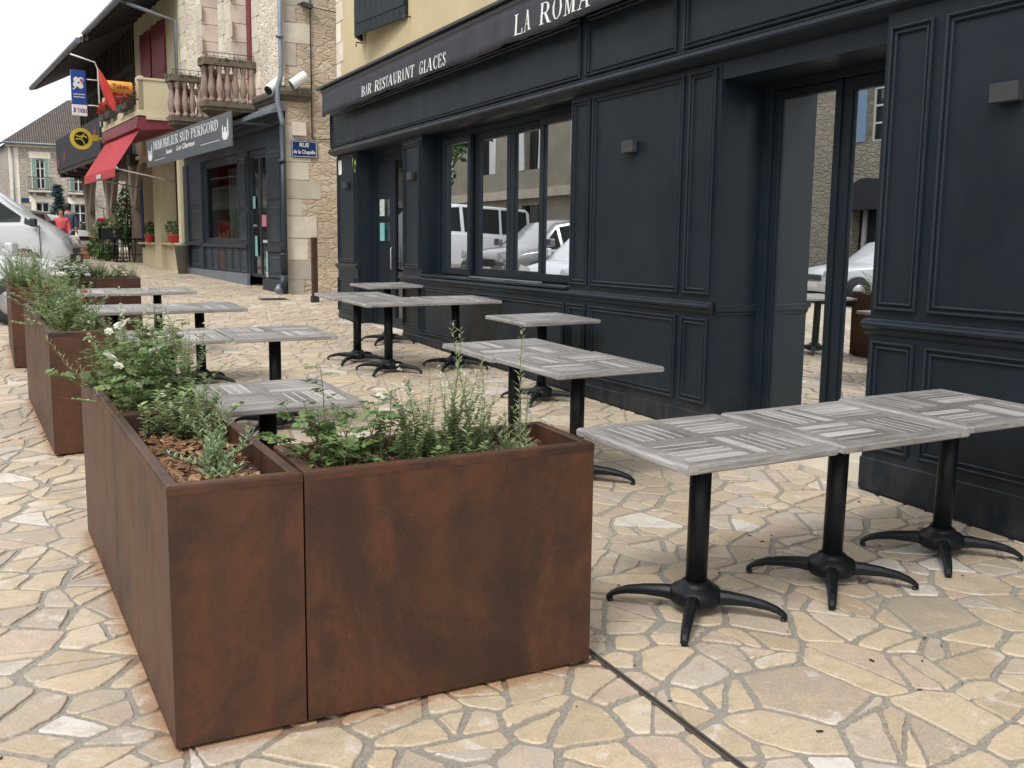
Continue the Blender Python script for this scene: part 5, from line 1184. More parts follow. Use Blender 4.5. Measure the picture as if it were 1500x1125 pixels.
def disc(b, r0, r1, u0, u1, n=28):
    for k in range(n):
        a, c = 2*math.pi*k/n, 2*math.pi*(k+1)/n
        P = lambda r, q, u: (u, 1.62-r*math.cos(q), 4.70+r*math.sin(q))
        for A_ in ((P(r0, a, u0), P(r1, a, u0), P(r1, c, u0), P(r0, c, u0)), (P(r0, a, u1), P(r1, a, u1), P(r1, c, u1), P(r0, c, u1)), (P(r1, a, u0), P(r1, a, u1), P(r1, c, u1), P(r1, c, u0)), (P(r0, a, u0), P(r0, a, u1), P(r0, c, u1), P(r0, c, u0))): b.quad(*A_)
b = SB(); disc(b, .215, .325, 13.95, 14.02); b.build('ring', yq, t)
b = SB(); disc(b, .0, .214, 13.97, 14.0); b.build('disc', M_['black'], t)
b = SB()
def strip(pts, w):
    for (a0, c0), (a1, c1) in zip(pts, pts[1:]):
        dx, dz = a1-a0, c1-c0; L = math.hypot(dx, dz); nx_, nz_ = -dz/L*w/2, dx/L*w/2
        b.extr([(a0+nx_, c0+nz_), (a1+nx_, c1+nz_), (a1-nx_, c1-nz_), (a0-nx_, c0-nz_)], lambda x, y, d: (13.969-d, 1.62-x, 4.70+y), 0, .004)
strip([(-.16, .10), (-.05, .06), (.06, .10), (.16, .04)], .035); strip([(-.17, -.01), (-.02, -.01), (.04, .05), (.08, .16)], .03); strip([(-.02, -.01), (.05, -.06), (.10, -.18)], .03)
b.build('emblem', yq, t)
b = SB(); b.box(13.96, 14.01, 1.12, 1.30, 4.66, 4.84); b.box(13.97, 14.0, 1.02, 1.12, 4.7, 4.78); b.build('bracket', yq, t)
# --- far stone house closing the view
YF = 75.; fz = GZ(2, YF)
fh = thing('far_stone_house', 'two-storey pale stone house with green shutters at the far end of the street', 'building', (3, YF, fz))
HW = [(1.95, 2.50, 4.95, 6.95), (4.25, 4.85, 4.85, 6.7), (1.85, 2.65, 2.1, 4.05), (4.2, 4.95, 2.1, 4.0)]
MF = Matrix(((1, 0, 0, 0), (0, -1, 0, YF), (0, 0, 1, 0), (0, 0, 0, 1)))
b = MB(MF); wall_holes(b, .35, 9, fz, 7.95, 0, HW)
for h in HW: reveal(b, h, 0, -.25)
b.M = None; b.quad((.35, YF, fz), (.35, YF, 7.95), (-.9, YF+12, 7.95), (-.9, YF+12, fz)); b.build('wall', M_['rubble3'], fh)
b = MB(MF)
for h in HW: b.box(h[0]-.28, h[0], 0, .03, h[2], h[3], 0, 1.5); b.box(h[1], h[1]+.28, 0, .03, h[2], h[3], 0, 1.5); b.box(h[0]-.38, h[1]+.38, 0, .04, h[3], h[3]+.42, 0, 1.6)
b.box(.35, .95, 0, .03, fz, 7.6, 0, 1.4); b.box(.2, 9, 0, .22, 7.65, 7.95, 0, 1.5); b.build('stone_trim', M_['ashlar'], fh)
for h in HW:
    b = MB(MF); u0, u1 = h[0], h[1]; c = (u0+u1)/2
    for a, e in ((u0, u0+.06), (c-.04, c+.04), (u1-.06, u1)): b.box(a, e, -.2, -.14, h[2], h[3])
    for q in (0, .33, .66, .96): z = h[2]+(h[3]-h[2])*q; b.box(u0, u1, -.199, -.141, z, z+.06)
    f = b.build('window', M_['white'], fh); g = MB(MF); g.quad((u0, -.17, h[2]), (u1, -.17, h[2]), (u1, -.17, h[3]), (u0, -.17, h[3])); g.build('glass_pane', M_['glassd'], f)
for a, c, e, f_ in ((1.72, 1.95, 4.95, 6.95), (2.5, 2.73, 4.95, 6.95), (4.02, 4.25, 4.85, 6.7), (3.72, 4.18, 2.3, 4.0), (2.66, 2.9, 2.3, 3.9), (4.96, 5.3, 2.3, 4.0)):
    b = MB(MF); b.box(a, c, .045, .08, e, f_); 
    for k in range(6): z = e+.2+(f_-e-.3)*k/6; b.box(a+.04, c-.04, .081, .095, z, z+.05)
    b.build('shutter', M_['shut'], fh)
for u0, u1, z in ((1.45, 2.95, 4.82), (3.85, 5.35, 4.74)):
    b = MB(MF); b.box(u0, u1, 0, .6, z-.12, z); b.build('balcony_slab', M_['ashlar'], fh)
    b = MB(MF); b.box(u0, u1, .57, .6, z+.84, z+.88); b.box(u0, u1, .575, .595, z+.05, z+.08)
    for k in range(16): x = u0+(u1-u0)*k/15; b.box(x-.012, x+.012, .58, .595, z, z+.84)
    b.build('balcony_railing', M_['iron'], fh)
    for x in (u0+.25, u1-.45): b = MB(MF); b.box(x, x+.2, 0, .3, z-.4, z-.12); b.build('bracket', M_['ivory'], fh)
b = MB(); b.add([(.0, YF-.45, 7.9), (9.3, YF-.45, 7.9), (9.3, YF+5, 11.5), (4.4, YF+5, 11.5), (-1.3, YF+12.3, 7.9), (4.4, YF+8, 11.5)], [(0, 1, 2, 3), (0, 3, 5, 4)]); b.build('roof', M_['tiles'], fh)
b = MB(); b.tube([(.02, YF-.5, 7.85), (9.3, YF-.5, 7.85)], .08, 6); b.tube([(.6, YF-.12, 7.8), (.6, YF-.12, fz)], .05, 6); b.build('gutter', M_['zinc'], fh)
b = MB(MF); b.box(.98, 1.5, .01, .03, 4.02, 4.3); b.build('street_plate', M_['blue'], fh)
h2 = thing('grey_house', 'sliver of a low grey house far off at the left edge of the view', 'building', (-6, 84, fz))
b = MB(); b.box(-11, -.4, 84, 92, 0, 6.1); b.build('wall', M_['rubble4'], h2)
b = MB(); b.add([(-14.3, 83.6, 6.0), (-.1, 83.6, 6.0), (-.1, 88, 7.4), (-14.3, 88, 7.4), (-.1, 92.4, 6.0), (-14.3, 92.4, 6.0)], [(0, 1, 2, 3), (3, 2, 4, 5)]); b.build('roof', M_['tiles'], h2)
for x in (-3.2, -1.2): b = MB(); b.box(x, x+.9, 83.95, 83.99, 3, 4.9); b.build('window', M_['glassd'], h2)
# ------------------------------------------------------------------ plants
def leaf(b, p, d, nrm, L, Wd, m=0, t=1., fold=.25):
    """folded pointed leaf from p along d"""
    d = d.normalized(); s = d.cross(nrm)
    if s.length < 1e-4: s = d.cross(V((1, 0, 0)))
    s.normalize(); n = s.cross(d).normalized()
    q = [p, p+d*L*.45+s*Wd*.5+n*Wd*fold, p+d*L, p+d*L*.45-s*Wd*.5+n*Wd*fold, p+d*L*.5]
    b.add(q, [(0, 1, 4), (1, 2, 4), (2, 3, 4), (3, 0, 4)], m, t)
def oval(b, p, d, nrm, L, Wd, m=0, t=1., fold=.15):
    d = d.normalized(); s = d.cross(nrm)
    if s.length < 1e-4: s = d.cross(V((1, 0, 0)))
    s.normalize(); n = s.cross(d).normalized()
    q = [p, p+d*L*.3+s*Wd*.5+n*Wd*fold, p+d*L*.72+s*Wd*.42+n*Wd*fold*.7-n*L*.04, p+d*L-n*L*.10, p+d*L*.72-s*Wd*.42+n*Wd*fold*.7-n*L*.04, p+d*L*.3-s*Wd*.5+n*Wd*fold, p+d*L*.35, p+d*L*.72-n*L*.03]
    b.add(q, [(0, 1, 6), (1, 2, 7, 6), (2, 3, 7), (3, 4, 7), (4, 5, 6, 7), (5, 0, 6)], m, t)
def flower(b, p, up, r, m=0, n=6, rnd=random):
    up = up.normalized(); a = up.cross(V((.3, .5, .8))).normalized(); c = up.cross(a)
    for layer, (k, rr, el) in enumerate(((n, 1., .25), (n, .72, .7), (max(3, n-2), .45, 1.3))):
        for i in range(k):
            an = 2*math.pi*(i+.5*layer)/k+rnd.uniform(-.2, .2); o = a*math.cos(an)+c*math.sin(an)
            oval(b, p+up*.002*layer, o+up*el, up, r*rr, r*rr*.85, m, rnd.uniform(.85, 1.1), .3)
def stem_path(p, az, lean, h, rnd, n=7, droop=0., wob=.06):
    pts = [V(p)]; d = V((math.cos(az)*math.sin(lean), math.sin(az)*math.sin(lean), math.cos(lean)))
    for i in range(n):
        d = (d+V((rnd.gauss(0, wob), rnd.gauss(0, wob), rnd.gauss(0, wob*.4)-droop))).normalized(); pts.append(pts[-1]+d*h/n)
    return pts
def along(pts, t):
    f = t*(len(pts)-1); i = min(int(f), len(pts)-2); k = f-i; return pts[i].lerp(pts[i+1], k), (pts[i+1]-pts[i]).normalized()
def ground_at(x, y): return soil_z(x, y)
DENS = .68
def plant(name, label, kind, spots, group=None, seed=0, scale=1., zb=None):
    """kind: rose / sage / wormwood / mound"""
    rnd = random.Random(seed)
    x0, y0 = spots[0][0], spots[0][1]; z0 = (zb or ground_at)(x0, y0)
    root = thing(name, label, 'plant', (x0, y0, z0), 0, group)
    S, L, Fw = MB(), MB(), MB()
    for (x, y, n, h, lean) in spots:
        z = (zb or ground_at)(x, y); x -= SKEW(x, y)
        for k in range(max(1, round(n*(DENS if y < 7 else 1)))):
            az = rnd.uniform(0, 6.28); le = abs(rnd.gauss(0, lean)); hh = h*(1 if n == 1 else rnd.uniform(.55, 1.15))*scale
            b0 = V((x+rnd.gauss(0, .018), y+rnd.gauss(0, .018), z))
            P = stem_path(b0, az, le, hh, rnd, 7, .03 if kind == 'rose' else .0, .10 if kind != 'wormwood' or n > 1 else .04)
            r = {'rose': .0028, 'sage': .0014, 'wormwood': .0024, 'mound': .0016}[kind]
            S.tube(P, [r*(1-.6*i/7) for i in range(8)], 4, caps=False)
            if kind == 'rose':
                m = int(hh/.024)
                for i in range(m):
                    t = .15+.85*(i+rnd.random()*.5)/m; p, d = along(P, min(t, .999)); a2 = rnd.uniform(0, 6.28)
                    side = (V((math.cos(a2), math.sin(a2), rnd.uniform(-.1, .6)))).normalized(); l = rnd.uniform(.028, .055)
                    Q = [p, p+side*l*.5, p+side*l-V((0, 0, .006))]; S.tube(Q, .0009, 3, caps=False)
                    sz = rnd.uniform(.015, .032); tn = rnd.uniform(.75, 1.25); up = V((rnd.gauss(0, .3), rnd.gauss(0, .3), 1))
                    sd = side.cross(up).normalized()
                    oval(L, Q[2], side, up, sz*1.2, sz*.85, 0, tn)
                    for f, sg in ((.95, 1), (.95, -1), (.5, 1), (.5, -1)):
                        oval(L, p+side*l*f, side*.5+sd*sg, up, sz, sz*.7, 0, tn*rnd.uniform(.9, 1.1))
            elif kind == 'sage':
                m = int(hh/.014)
                for i in range(m):
                    t = .1+.75*i/m; p, d = along(P, t); a2 = rnd.uniform(0, 6.28); big = 1-.5*t
                    for sg in (0, math.pi):
                        side = V((math.cos(a2+sg), math.sin(a2+sg), .45)); sz = rnd.uniform(.022, .036)*big
                        oval(L, p, side, V((0, 0, 1)), sz, sz*.62, 0, rnd.uniform(.75, 1.3))
                if rnd.random() < .45:
                    for i in range(rnd.randint(2, 6)):
                        p, d = along(P, min(.999, .78+.21*rnd.random())); a2 = rnd.uniform(0, 6.28); side = V((math.cos(a2), math.sin(a2), .2))
                        for q in range(3): oval(Fw, p, side+V((rnd.gauss(0, .5), rnd.gauss(0, .5), -.4*q+.3)), V((0, 0, 1)), .013, .010, 0, rnd.uniform(.9, 1.1))
            elif kind == 'wormwood':
                m = int(hh/.0085)
                for i in range(m):
                    t = .05+.95*i/m; p, d = along(P, min(t, .999)); a2 = i*2.4; big = 1.05-.55*t
                    side = V((math.cos(a2), math.sin(a2), .75)); sz = rnd.uniform(.034, .052)*big
                    leaf(L, p, side, V((0, 0, 1)), sz, sz*.28, 0, rnd.uniform(.8, 1.25))
                    if rnd.random() < .3: leaf(L, p, side+V((rnd.gauss(0, .4), rnd.gauss(0, .4), .2)), V((0, 0, 1)), sz*.7, sz*.17, 0, rnd.uniform(.8, 1.2))
            else:
                m = int(hh/.012)
                for i in range(m):
                    t = .1+.9*i/m; p, d = along(P, min(t, .999)); a2 = rnd.uniform(0, 6.28)
                    for q in range(2):
                        side = V((math.cos(a2+q*2.5), math.sin(a2+q*2.5), rnd.uniform(.0, .8))); sz = rnd.uniform(.020, .034)
                        oval(L, p, side, V((0, 0, 1)), sz, sz*.6, 0, rnd.uniform(.7, 1.25))
    S.build('stems', M_['stem'], root)
    L.build('foliage', M_[{'rose': 'leafr', 'sage': 'leafs', 'wormwood': 'leafg', 'mound': 'leafs'}[kind]], root, recalc=False)
    if Fw.v: Fw.build('flowers', M_['petal'], root, recalc=False)
    return root
def blooms(root, L, mat='petal', name='bloom', seed=1):
    rnd = random.Random(seed); z = ground_at
    for (x, y, zz, r) in L:
        b = MB(); p = V((x-SKEW(x, y), y, zz))
        flower(b, p, V((rnd.gauss(0, .4), -.6+rnd.gauss(0, .3), .8)), r, 0, 6, rnd); b.build(name, M_[mat], root, recalc=False)
G1 = 'plants in the steel planters'
zt = GZ(1.3, 3.2)+PH
r = plant('rose_bush', 'low rose bush with dark leaves at the left end of the wide front planter', 'rose', [(.93, 3.2, 9, .36, .45), (1.03, 3.22, 9, .24, .6), (.90, 3.3, 6, .24, .6), (.97, 3.12, 5, .15, .8)], G1, 1)
blooms(r, [(.915, 3.2, zt+.145, .010)], 'petr', 'bud')
r = plant('rose_bush', 'thin rose bush carrying the open white flower in the wide front planter', 'rose', [(1.13, 3.22, 5, .30, .30), (1.10, 3.2, 5, .26, .5)], G1, 2)
blooms(r, [(1.185, 3.2, zt+.115, .036), (1.155, 3.25, zt+.165, .026), (1.135, 3.27, zt+.17, .018)])
plant('sage_bush', 'airy pale green sage with small white flowers in the middle of the wide front planter', 'sage', [(1.30, 3.22, 24, .36, .34), (1.38, 3.2, 24, .35, .38), (1.22, 3.18, 14, .30, .42), (1.46, 3.25, 14, .28, .4)], G1, 3)
plant('mound_plant', 'low green rounded clump at the foot of the sage in the wide front planter', 'mound', [(1.30, 3.14, 14, .13, .5), (1.42, 3.16, 12, .12, .6)], G1, 33)
plant('wormwood', 'tall silvery spike rising left of centre out of the wide front planter', 'wormwood', [(1.385, 3.26, 1, .50, .04)], G1, 4)
plant('wormwood', 'tall thin silvery spike in the wide front planter with a seed head on its tip', 'wormwood', [(1.53, 3.26, 1, .52, .04), (1.53, 3.26, 1, .40, .10), (1.53, 3.22, 12, .20, .8)], G1, 5)
plant('wormwood', 'tall silvery green spike nearest the right end of the wide front planter', 'wormwood', [(1.665, 3.22, 1, .50, .03), (1.67, 3.23, 3, .34, .12), (1.64, 3.2, 14, .18, .8)], G1, 8)
plant('wormwood', 'bushy silver-green wormwood standing in the bare bark of the nearest corner planter', 'wormwood', [(.61, 3.42, 16, .23, .45), (.63, 3.50, 12, .24, .5), (.59, 3.36, 10, .15, .6), (.62, 3.30, 8, .10, .6)], G1, 6)
plant('mound_plant', 'dark green leafy clump behind the wormwood in the corner planter', 'mound', [(.66, 3.80, 16, .26, .45), (.60, 3.95, 18, .28, .45), (.52, 4.05, 10, .22, .5)], G1, 7)
r = plant('rose_bush', 'big white rose bush spilling over the planter behind the corner one', 'rose', [(.50, 4.45, 13, .40, .5), (.60, 4.7, 15, .44, .5), (.48, 4.95, 13, .40, .55), (.64, 4.35, 13, .36, .55), (.55, 4.28, 10, .30, .5), (.66, 5.0, 12, .42, .5), (.5, 5.2, 8, .3, .5)], G1, 10)
zr = GZ(.5, 4.7)+PH
blooms(r, [(.43, 4.62, zr+.16, .042), (.46, 4.58, zr+.13, .024), (.60, 4.50, zr+.20, .030), (.52, 5.0, zr+.27, .026), (.47, 4.95, zr+.25, .022), (.50, 4.3, zr+.08, .018), (.56, 4.12, zr+.06, .016), (.68, 4.7, zr+.22, .03), (.54, 4.85, zr+.30, .026)])
plant('sage_bush', 'feathery sage with white flowers standing among the big white roses', 'sage', [(.62, 5.1, 18, .48, .28), (.52, 5.15, 16, .44, .3), (.70, 4.6, 14, .46, .3), (.5, 4.75, 12, .40, .4), (.72, 4.4, 10, .42, .28)], G1, 11)
# long arching shoot over the left rim
root = thing('wormwood', 'long silvery shoot arching out over the left rim of the rose planter', 'plant', (.40, 5.2, soil_z(.40, 5.2)), 0, G1)
rnd = random.Random(21); S, L = MB(), MB()
for k, (tip, st) in enumerate((((.20, 5.02, zr+.235), (.44, 5.12, zr-.06)), ((.34, 5.1, zr+.10), (.46, 5.0, zr-.06)), ((.40, 4.8, zr+.08), (.47, 4.95, zr-.06)), ((.36, 4.6, zr+.03), (.45, 4.8, zr-.06)))):
    a, c = V(st), V(tip); a.x -= SKEW(.5, a.y); c.x -= SKEW(.5, c.y); mid = a.lerp(c, .5)+V((-.015, 0, -.015)); P = [a, a.lerp(mid, .5)+V((0, 0, -.004)), mid, mid.lerp(c, .5), c]
    S.tube(P, [.002, .0018, .0015, .0012, .0008], 4, caps=False)
    m = int((c-a).length/.008)
    for i in range(m):
        p, d = along(P, .1+.9*i/m*.999); an = i*2.4; o = V((math.cos(an), math.sin(an), .5)); sz = rnd.uniform(.025, .042)*(1-.4*i/m); leaf(L, p, o+d*.6, V((0, 0, 1)), sz, sz*.24, 0, rnd.uniform(.85, 1.2))
S.build('stems', M_['stem'], root); L.build('foliage', M_['leafg'], root, recalc=False)
# second row
r = plant('rose_bush', 'dense green bush with small red blooms filling the second-row planter', 'mound', [(.36, 7.7, 24, .26, .7), (.46, 7.9, 26, .30, .7), (.34, 8.2, 26, .32, .7), (.48, 8.5, 26, .34, .7), (.5, 7.5, 12, .18, .7), (.36, 8.8, 24, .34, .7), (.45, 9.2, 24, .34, .7)], G1, 12, 1.15)
zz_ = GZ(.4, 8)+PH
blooms(r, [(.30, 8.3, zz_+.22, .02), (.55, 8.1, zz_+.20, .017), (.50, 7.75, zz_+.15, .015), (.36, 8.9, zz_+.28, .02), (.22, 8.6, zz_+.24, .014)], 'petr', 'bloom', 2)
blooms(r, [(.46, 8.9, zz_+.30, .05), (.42, 8.95, zz_+.31, .03)], 'petal', 'bloom', 3)
plant('wormwood', 'thin silvery stalks at the near right corner of the second-row planter', 'sage', [(.52, 7.45, 7, .26, .4), (.3, 7.5, 4, .2, .5)], G1, 13)
# far row
plant('sage_bush', 'tall feathery pale green bush in the far planter in front of the white car', 'sage', [(.1, 11.8, 30, .44, .6), (.25, 12.1, 30, .44, .6), (.12, 12.5, 30, .46, .6), (.3, 12.7, 26, .44, .6), (.05, 12.2, 22, .4, .6), (.3, 11.7, 22, .34, .6)], G1, 14, 1.1)
plant('mound_plant', 'green bush at the back end of the far planter row', 'mound', [(.15, 13.0, 18, .36, .4), (.28, 13.3, 18, .34, .4), (.1, 13.5, 14, .3, .4)], G1, 15, 1.1)
plant('wormwood', 'rounded pale green bush in the middle of the crosswise planter', 'sage', [(1.0, 13.13, 50, .32, .6), (.92, 13.15, 34, .28, .6), (1.08, 13.1, 24, .26, .6)], G1, 16)
r = plant('rose_bush', 'low rose with pale flowers in the crosswise planter behind the far tables', 'rose', [(1.2, 13.1, 14, .26, .6), (.6, 13.12, 16, .34, .6), (.76, 13.1, 14, .30, .6)], G1, 17)
blooms(r, [(1.19, 13.05, GZ(1.2, 13)+PH+.1, .03), (1.23, 13.05, GZ(1.2, 13)+PH+.08, .024)])
plant('wormwood', 'thin upright green stalks at the right end of the crosswise planter', 'wormwood', [(1.36, 13.12, 8, .30, .18), (1.33, 13.15, 10, .18, .4)], G1, 18)
# ------------------------------------------------------------------ terrace of the tobacco shop
def on(u, d, dz=0.): p = W(u, d, 0); p.z = GZ(p.x, p.y)+dz; return p
t = thing('high_table', 'tall black bar table on one slim leg outside the tobacco shop', 'table', on(14.6, .42))
b = MB(); c = on(14.6, .42); b.cyl(c+V((0, 0, 1.06)), c+V((0, 0, 1.10)), .42, .42, 20); b.build('table_top', M_['black'], t)
b = MB(); b.cyl(c+V((0, 0, .03)), c+V((0, 0, 1.06)), .035, n=10); b.build('column', M_['rim'], t)
b = MB(); b.lathe(c, [(.25, 0), (.25, .02), (.05, .04)], 18); b.build('base', M_['black'], t)
def stool(c, a, lab):
    M = Matrix.Translation(c) @ Matrix.Rotation(a, 4, 'Z'); t = thing('bar_stool', lab, 'stool', None, M=M, group='black bar stools round the high table')
    b = MB(M); b.box(-.18, .18, -.18, .18, .72, .76); b.build('seat', M_['black'], t)
    b = MB(M); b.box(-.18, .18, .16, .19, .76, 1.08); b.build('backrest', M_['black'], t)
    for sx in (-1, 1):
        for sy in (-1, 1):
            b = MB(M); b.tube([(sx*.15, sy*.15, .72), (sx*.21, sy*.21, 0)], .015, 6); b.build('leg', M_['black'], t)
    b = MB(M); b.tube([(-.18, -.18, .25), (.18, -.18, .25), (.18, .18, .25), (-.18, .18, .25), (-.18, -.18, .25)], .01, 5); b.build('foot_rail', M_['black'], t)
for (u, d, a, lab) in ((14.1, .05, .3, 'black bar stool nearest the yellow house wall by the high table'), (14.0, .48, 1.8, 'black bar stool in front of the high table'), (14.5, .88, 2.9, 'black bar stool on the street side of the high table'), (15.2, .35, 4.4, 'black bar stool behind the high table'), (15.1, .80, .9, 'black bar stool on the far street side of the high table')): stool(on(u, d), a, lab)
def shrub(name, label, c, rx, rz, n, lf, mat, seed, group=None, trunk=.0):
    rnd = random.Random(seed); t = thing(name, label, 'shrub', c, 0, group)
    b = MB(); b.tube([V(c), V(c)+V((0, 0, rz*1.1+trunk))], [.03, .012], 6); b.build('stem', M_['wood'], t)
    b = MB(); bushm(b, V(c)+V((0, 0, rz+trunk)), rx, rx, rz, n, lf, rnd); b.build('foliage', M_[mat], t)
    return t
shrub('shrub', 'leafy green shrub on the ground beside the brown crate outside the arcade', on(16.6, .80), .40, .36, 700, .12, 'leafd', 1)
shrub('shrub', 'low green shrub just left of the bar stools', on(15.6, .8), .40, .30, 700, .12, 'leafr', 2)
shrub('shrub', 'yellowish green plant on the raised plank behind the low shrubs', on(17.6, .50, .75), .30, .30, 500, .11, 'leafs', 3)
shrub('shrub', 'small flowering plant on the raised plank beside the arcade post', on(17.0, .35, .72), .30, .34, 500, .11, 'leafs', 4)
t = thing('plant_bench', 'low plank bench carrying terracotta pots before the arcade', 'bench', on(17.3, .9))
b = SB(); z = gz(17.3, .9); b.box(16.4, 18.3, .15, .95, z+.48, z+.54); b.build('plank', M_['woodg'], t)
for u in (16.5, 18.1):
    for d in (.2, .85): b = SB(); b.box(u, u+.08, d, d+.08, z-.02, z+.48); b.build('leg', M_['wood'], t)
for k, (u, d) in enumerate(((16.7, .78), (17.2, .80), (17.8, .78))):
    potted('flower_pot', ('nearest terracotta pot on the plank bench', 'middle terracotta pot on the plank bench', 'farthest terracotta pot on the plank bench')[k], tuple(on(u, d, .54)), .13, .2, .18, 'terra', 'leafr', 'terracotta pots on the plank bench', 30, 40+k)
t = thing('wooden_crate', 'brown wooden crate standing on the paving left of the shrubs', 'crate', on(17.2, 1.30))
c = on(17.2, 1.30); b = MB()
for k in range(4):
    z0 = .02+k*.10
    for s_ in (-1, 1): b.box(c.x-.25, c.x+.25, c.y+s_*.2-.01, c.y+s_*.2+.01, c.z+z0, c.z+z0+.08); b.box(c.x+s_*.26-.01, c.x+s_*.26+.01, c.y-.2, c.y+.2, c.z+z0, c.z+z0+.08)
b.box(c.x-.25, c.x+.25, c.y-.19, c.y+.19, c.z, c.z+.02); b.build('slats', M_['terra'], t)
t = rthing('hanging_basket', 'red hanging flower basket on an iron arm from the arcade post', 'basket', 17.2, .50, 2.10)
b = SB(); b.tube([(18.1, .25, 2.68), (17.3, .60, 2.72), (17.2, .50, 2.70), (17.2, .50, 2.40)], .012, 6); b.build('arm', M_['iron'], t)
b = SB(); b.lathe((17.2, .50, 1.97), [(.08, 0), (.24, .16), (.27, .24), (.24, .24)], 14); b.build('bowl', M_['iron'], t)
b = SB(); rnd = random.Random(4); bushm(b, (17.2, .50, 2.27), .27, .26, .11, 110, .07, rnd); b.build('flowers', M_['petr'], t)
b = SB(); bushm(b, (17.2, .50, 2.18), .28, .27, .16, 260, .09, rnd); b.build('foliage', M_['leafd'], t)
t = thing('climbing_plant', 'dark climbing plant with red flowers on the post beside the yellow house', 'plant', on(14.2, .25))
b = SB(); b.tube([(14.2, .3, .95), (14.15, .33, 3.4)], .03, 6); b.build('stem', M_['wood'], t)
b = SB(); bushm(b, (14.3, .38, 2.35), .34, .28, 1.0, 700, .14, rnd); b.build('foliage', M_['leafd'], t)
b = SB(); bushm(b, (14.3, .46, 2.5), .34, .22, .9, 26, .10, rnd); b.build('flowers', M_['petr'], t)
# spruce
c = V((1.93, 45., GZ(1.93, 45)))
t = thing('spruce_tree', 'small blue spruce standing before the far stone house', 'tree', c)
b = MB(); b.tube([c, c+V((0, 0, 2.7))], [.06, .01], 6); b.build('trunk', M_['wood'], t)
b = MB(); rnd = random.Random(2)
for lv in range(18):
    z = .25+lv*.137; rad = .66*(1-lv/18.5)+.03
    for k in range(11):
        a = rnd.uniform(0, 6.28); L = rad*rnd.uniform(.75, 1.1); p0 = c+V((0, 0, z)); p1 = p0+V((math.cos(a)*L, math.sin(a)*L, -.02+.06*L))
        for i in range(15):
            q = p0.lerp(p1, .1+.9*i/15)+V((rnd.gauss(0, .03), rnd.gauss(0, .03), rnd.gauss(0, .03))); o = V((math.cos(a)+rnd.gauss(0, .7), math.sin(a)+rnd.gauss(0, .7), rnd.uniform(-.5, .5))); leaf(b, q, o, V((0, 0, 1)), .17, .07, 0, rnd.uniform(.6, 1.4))
b.build('crown', M_['leafb'], t)
shrub('shrub', 'round green bush to the right of the spruce before the far house', V((2.9, 46., GZ(3, 46))), .75, .62, 900, .16, 'leafd', 8)
shrub('shrub', 'dark bush at the foot of the spruce behind the walkers', V((1.4, 44., GZ(3, 44))), .5, .45, 500, .16, 'leafd', 9)
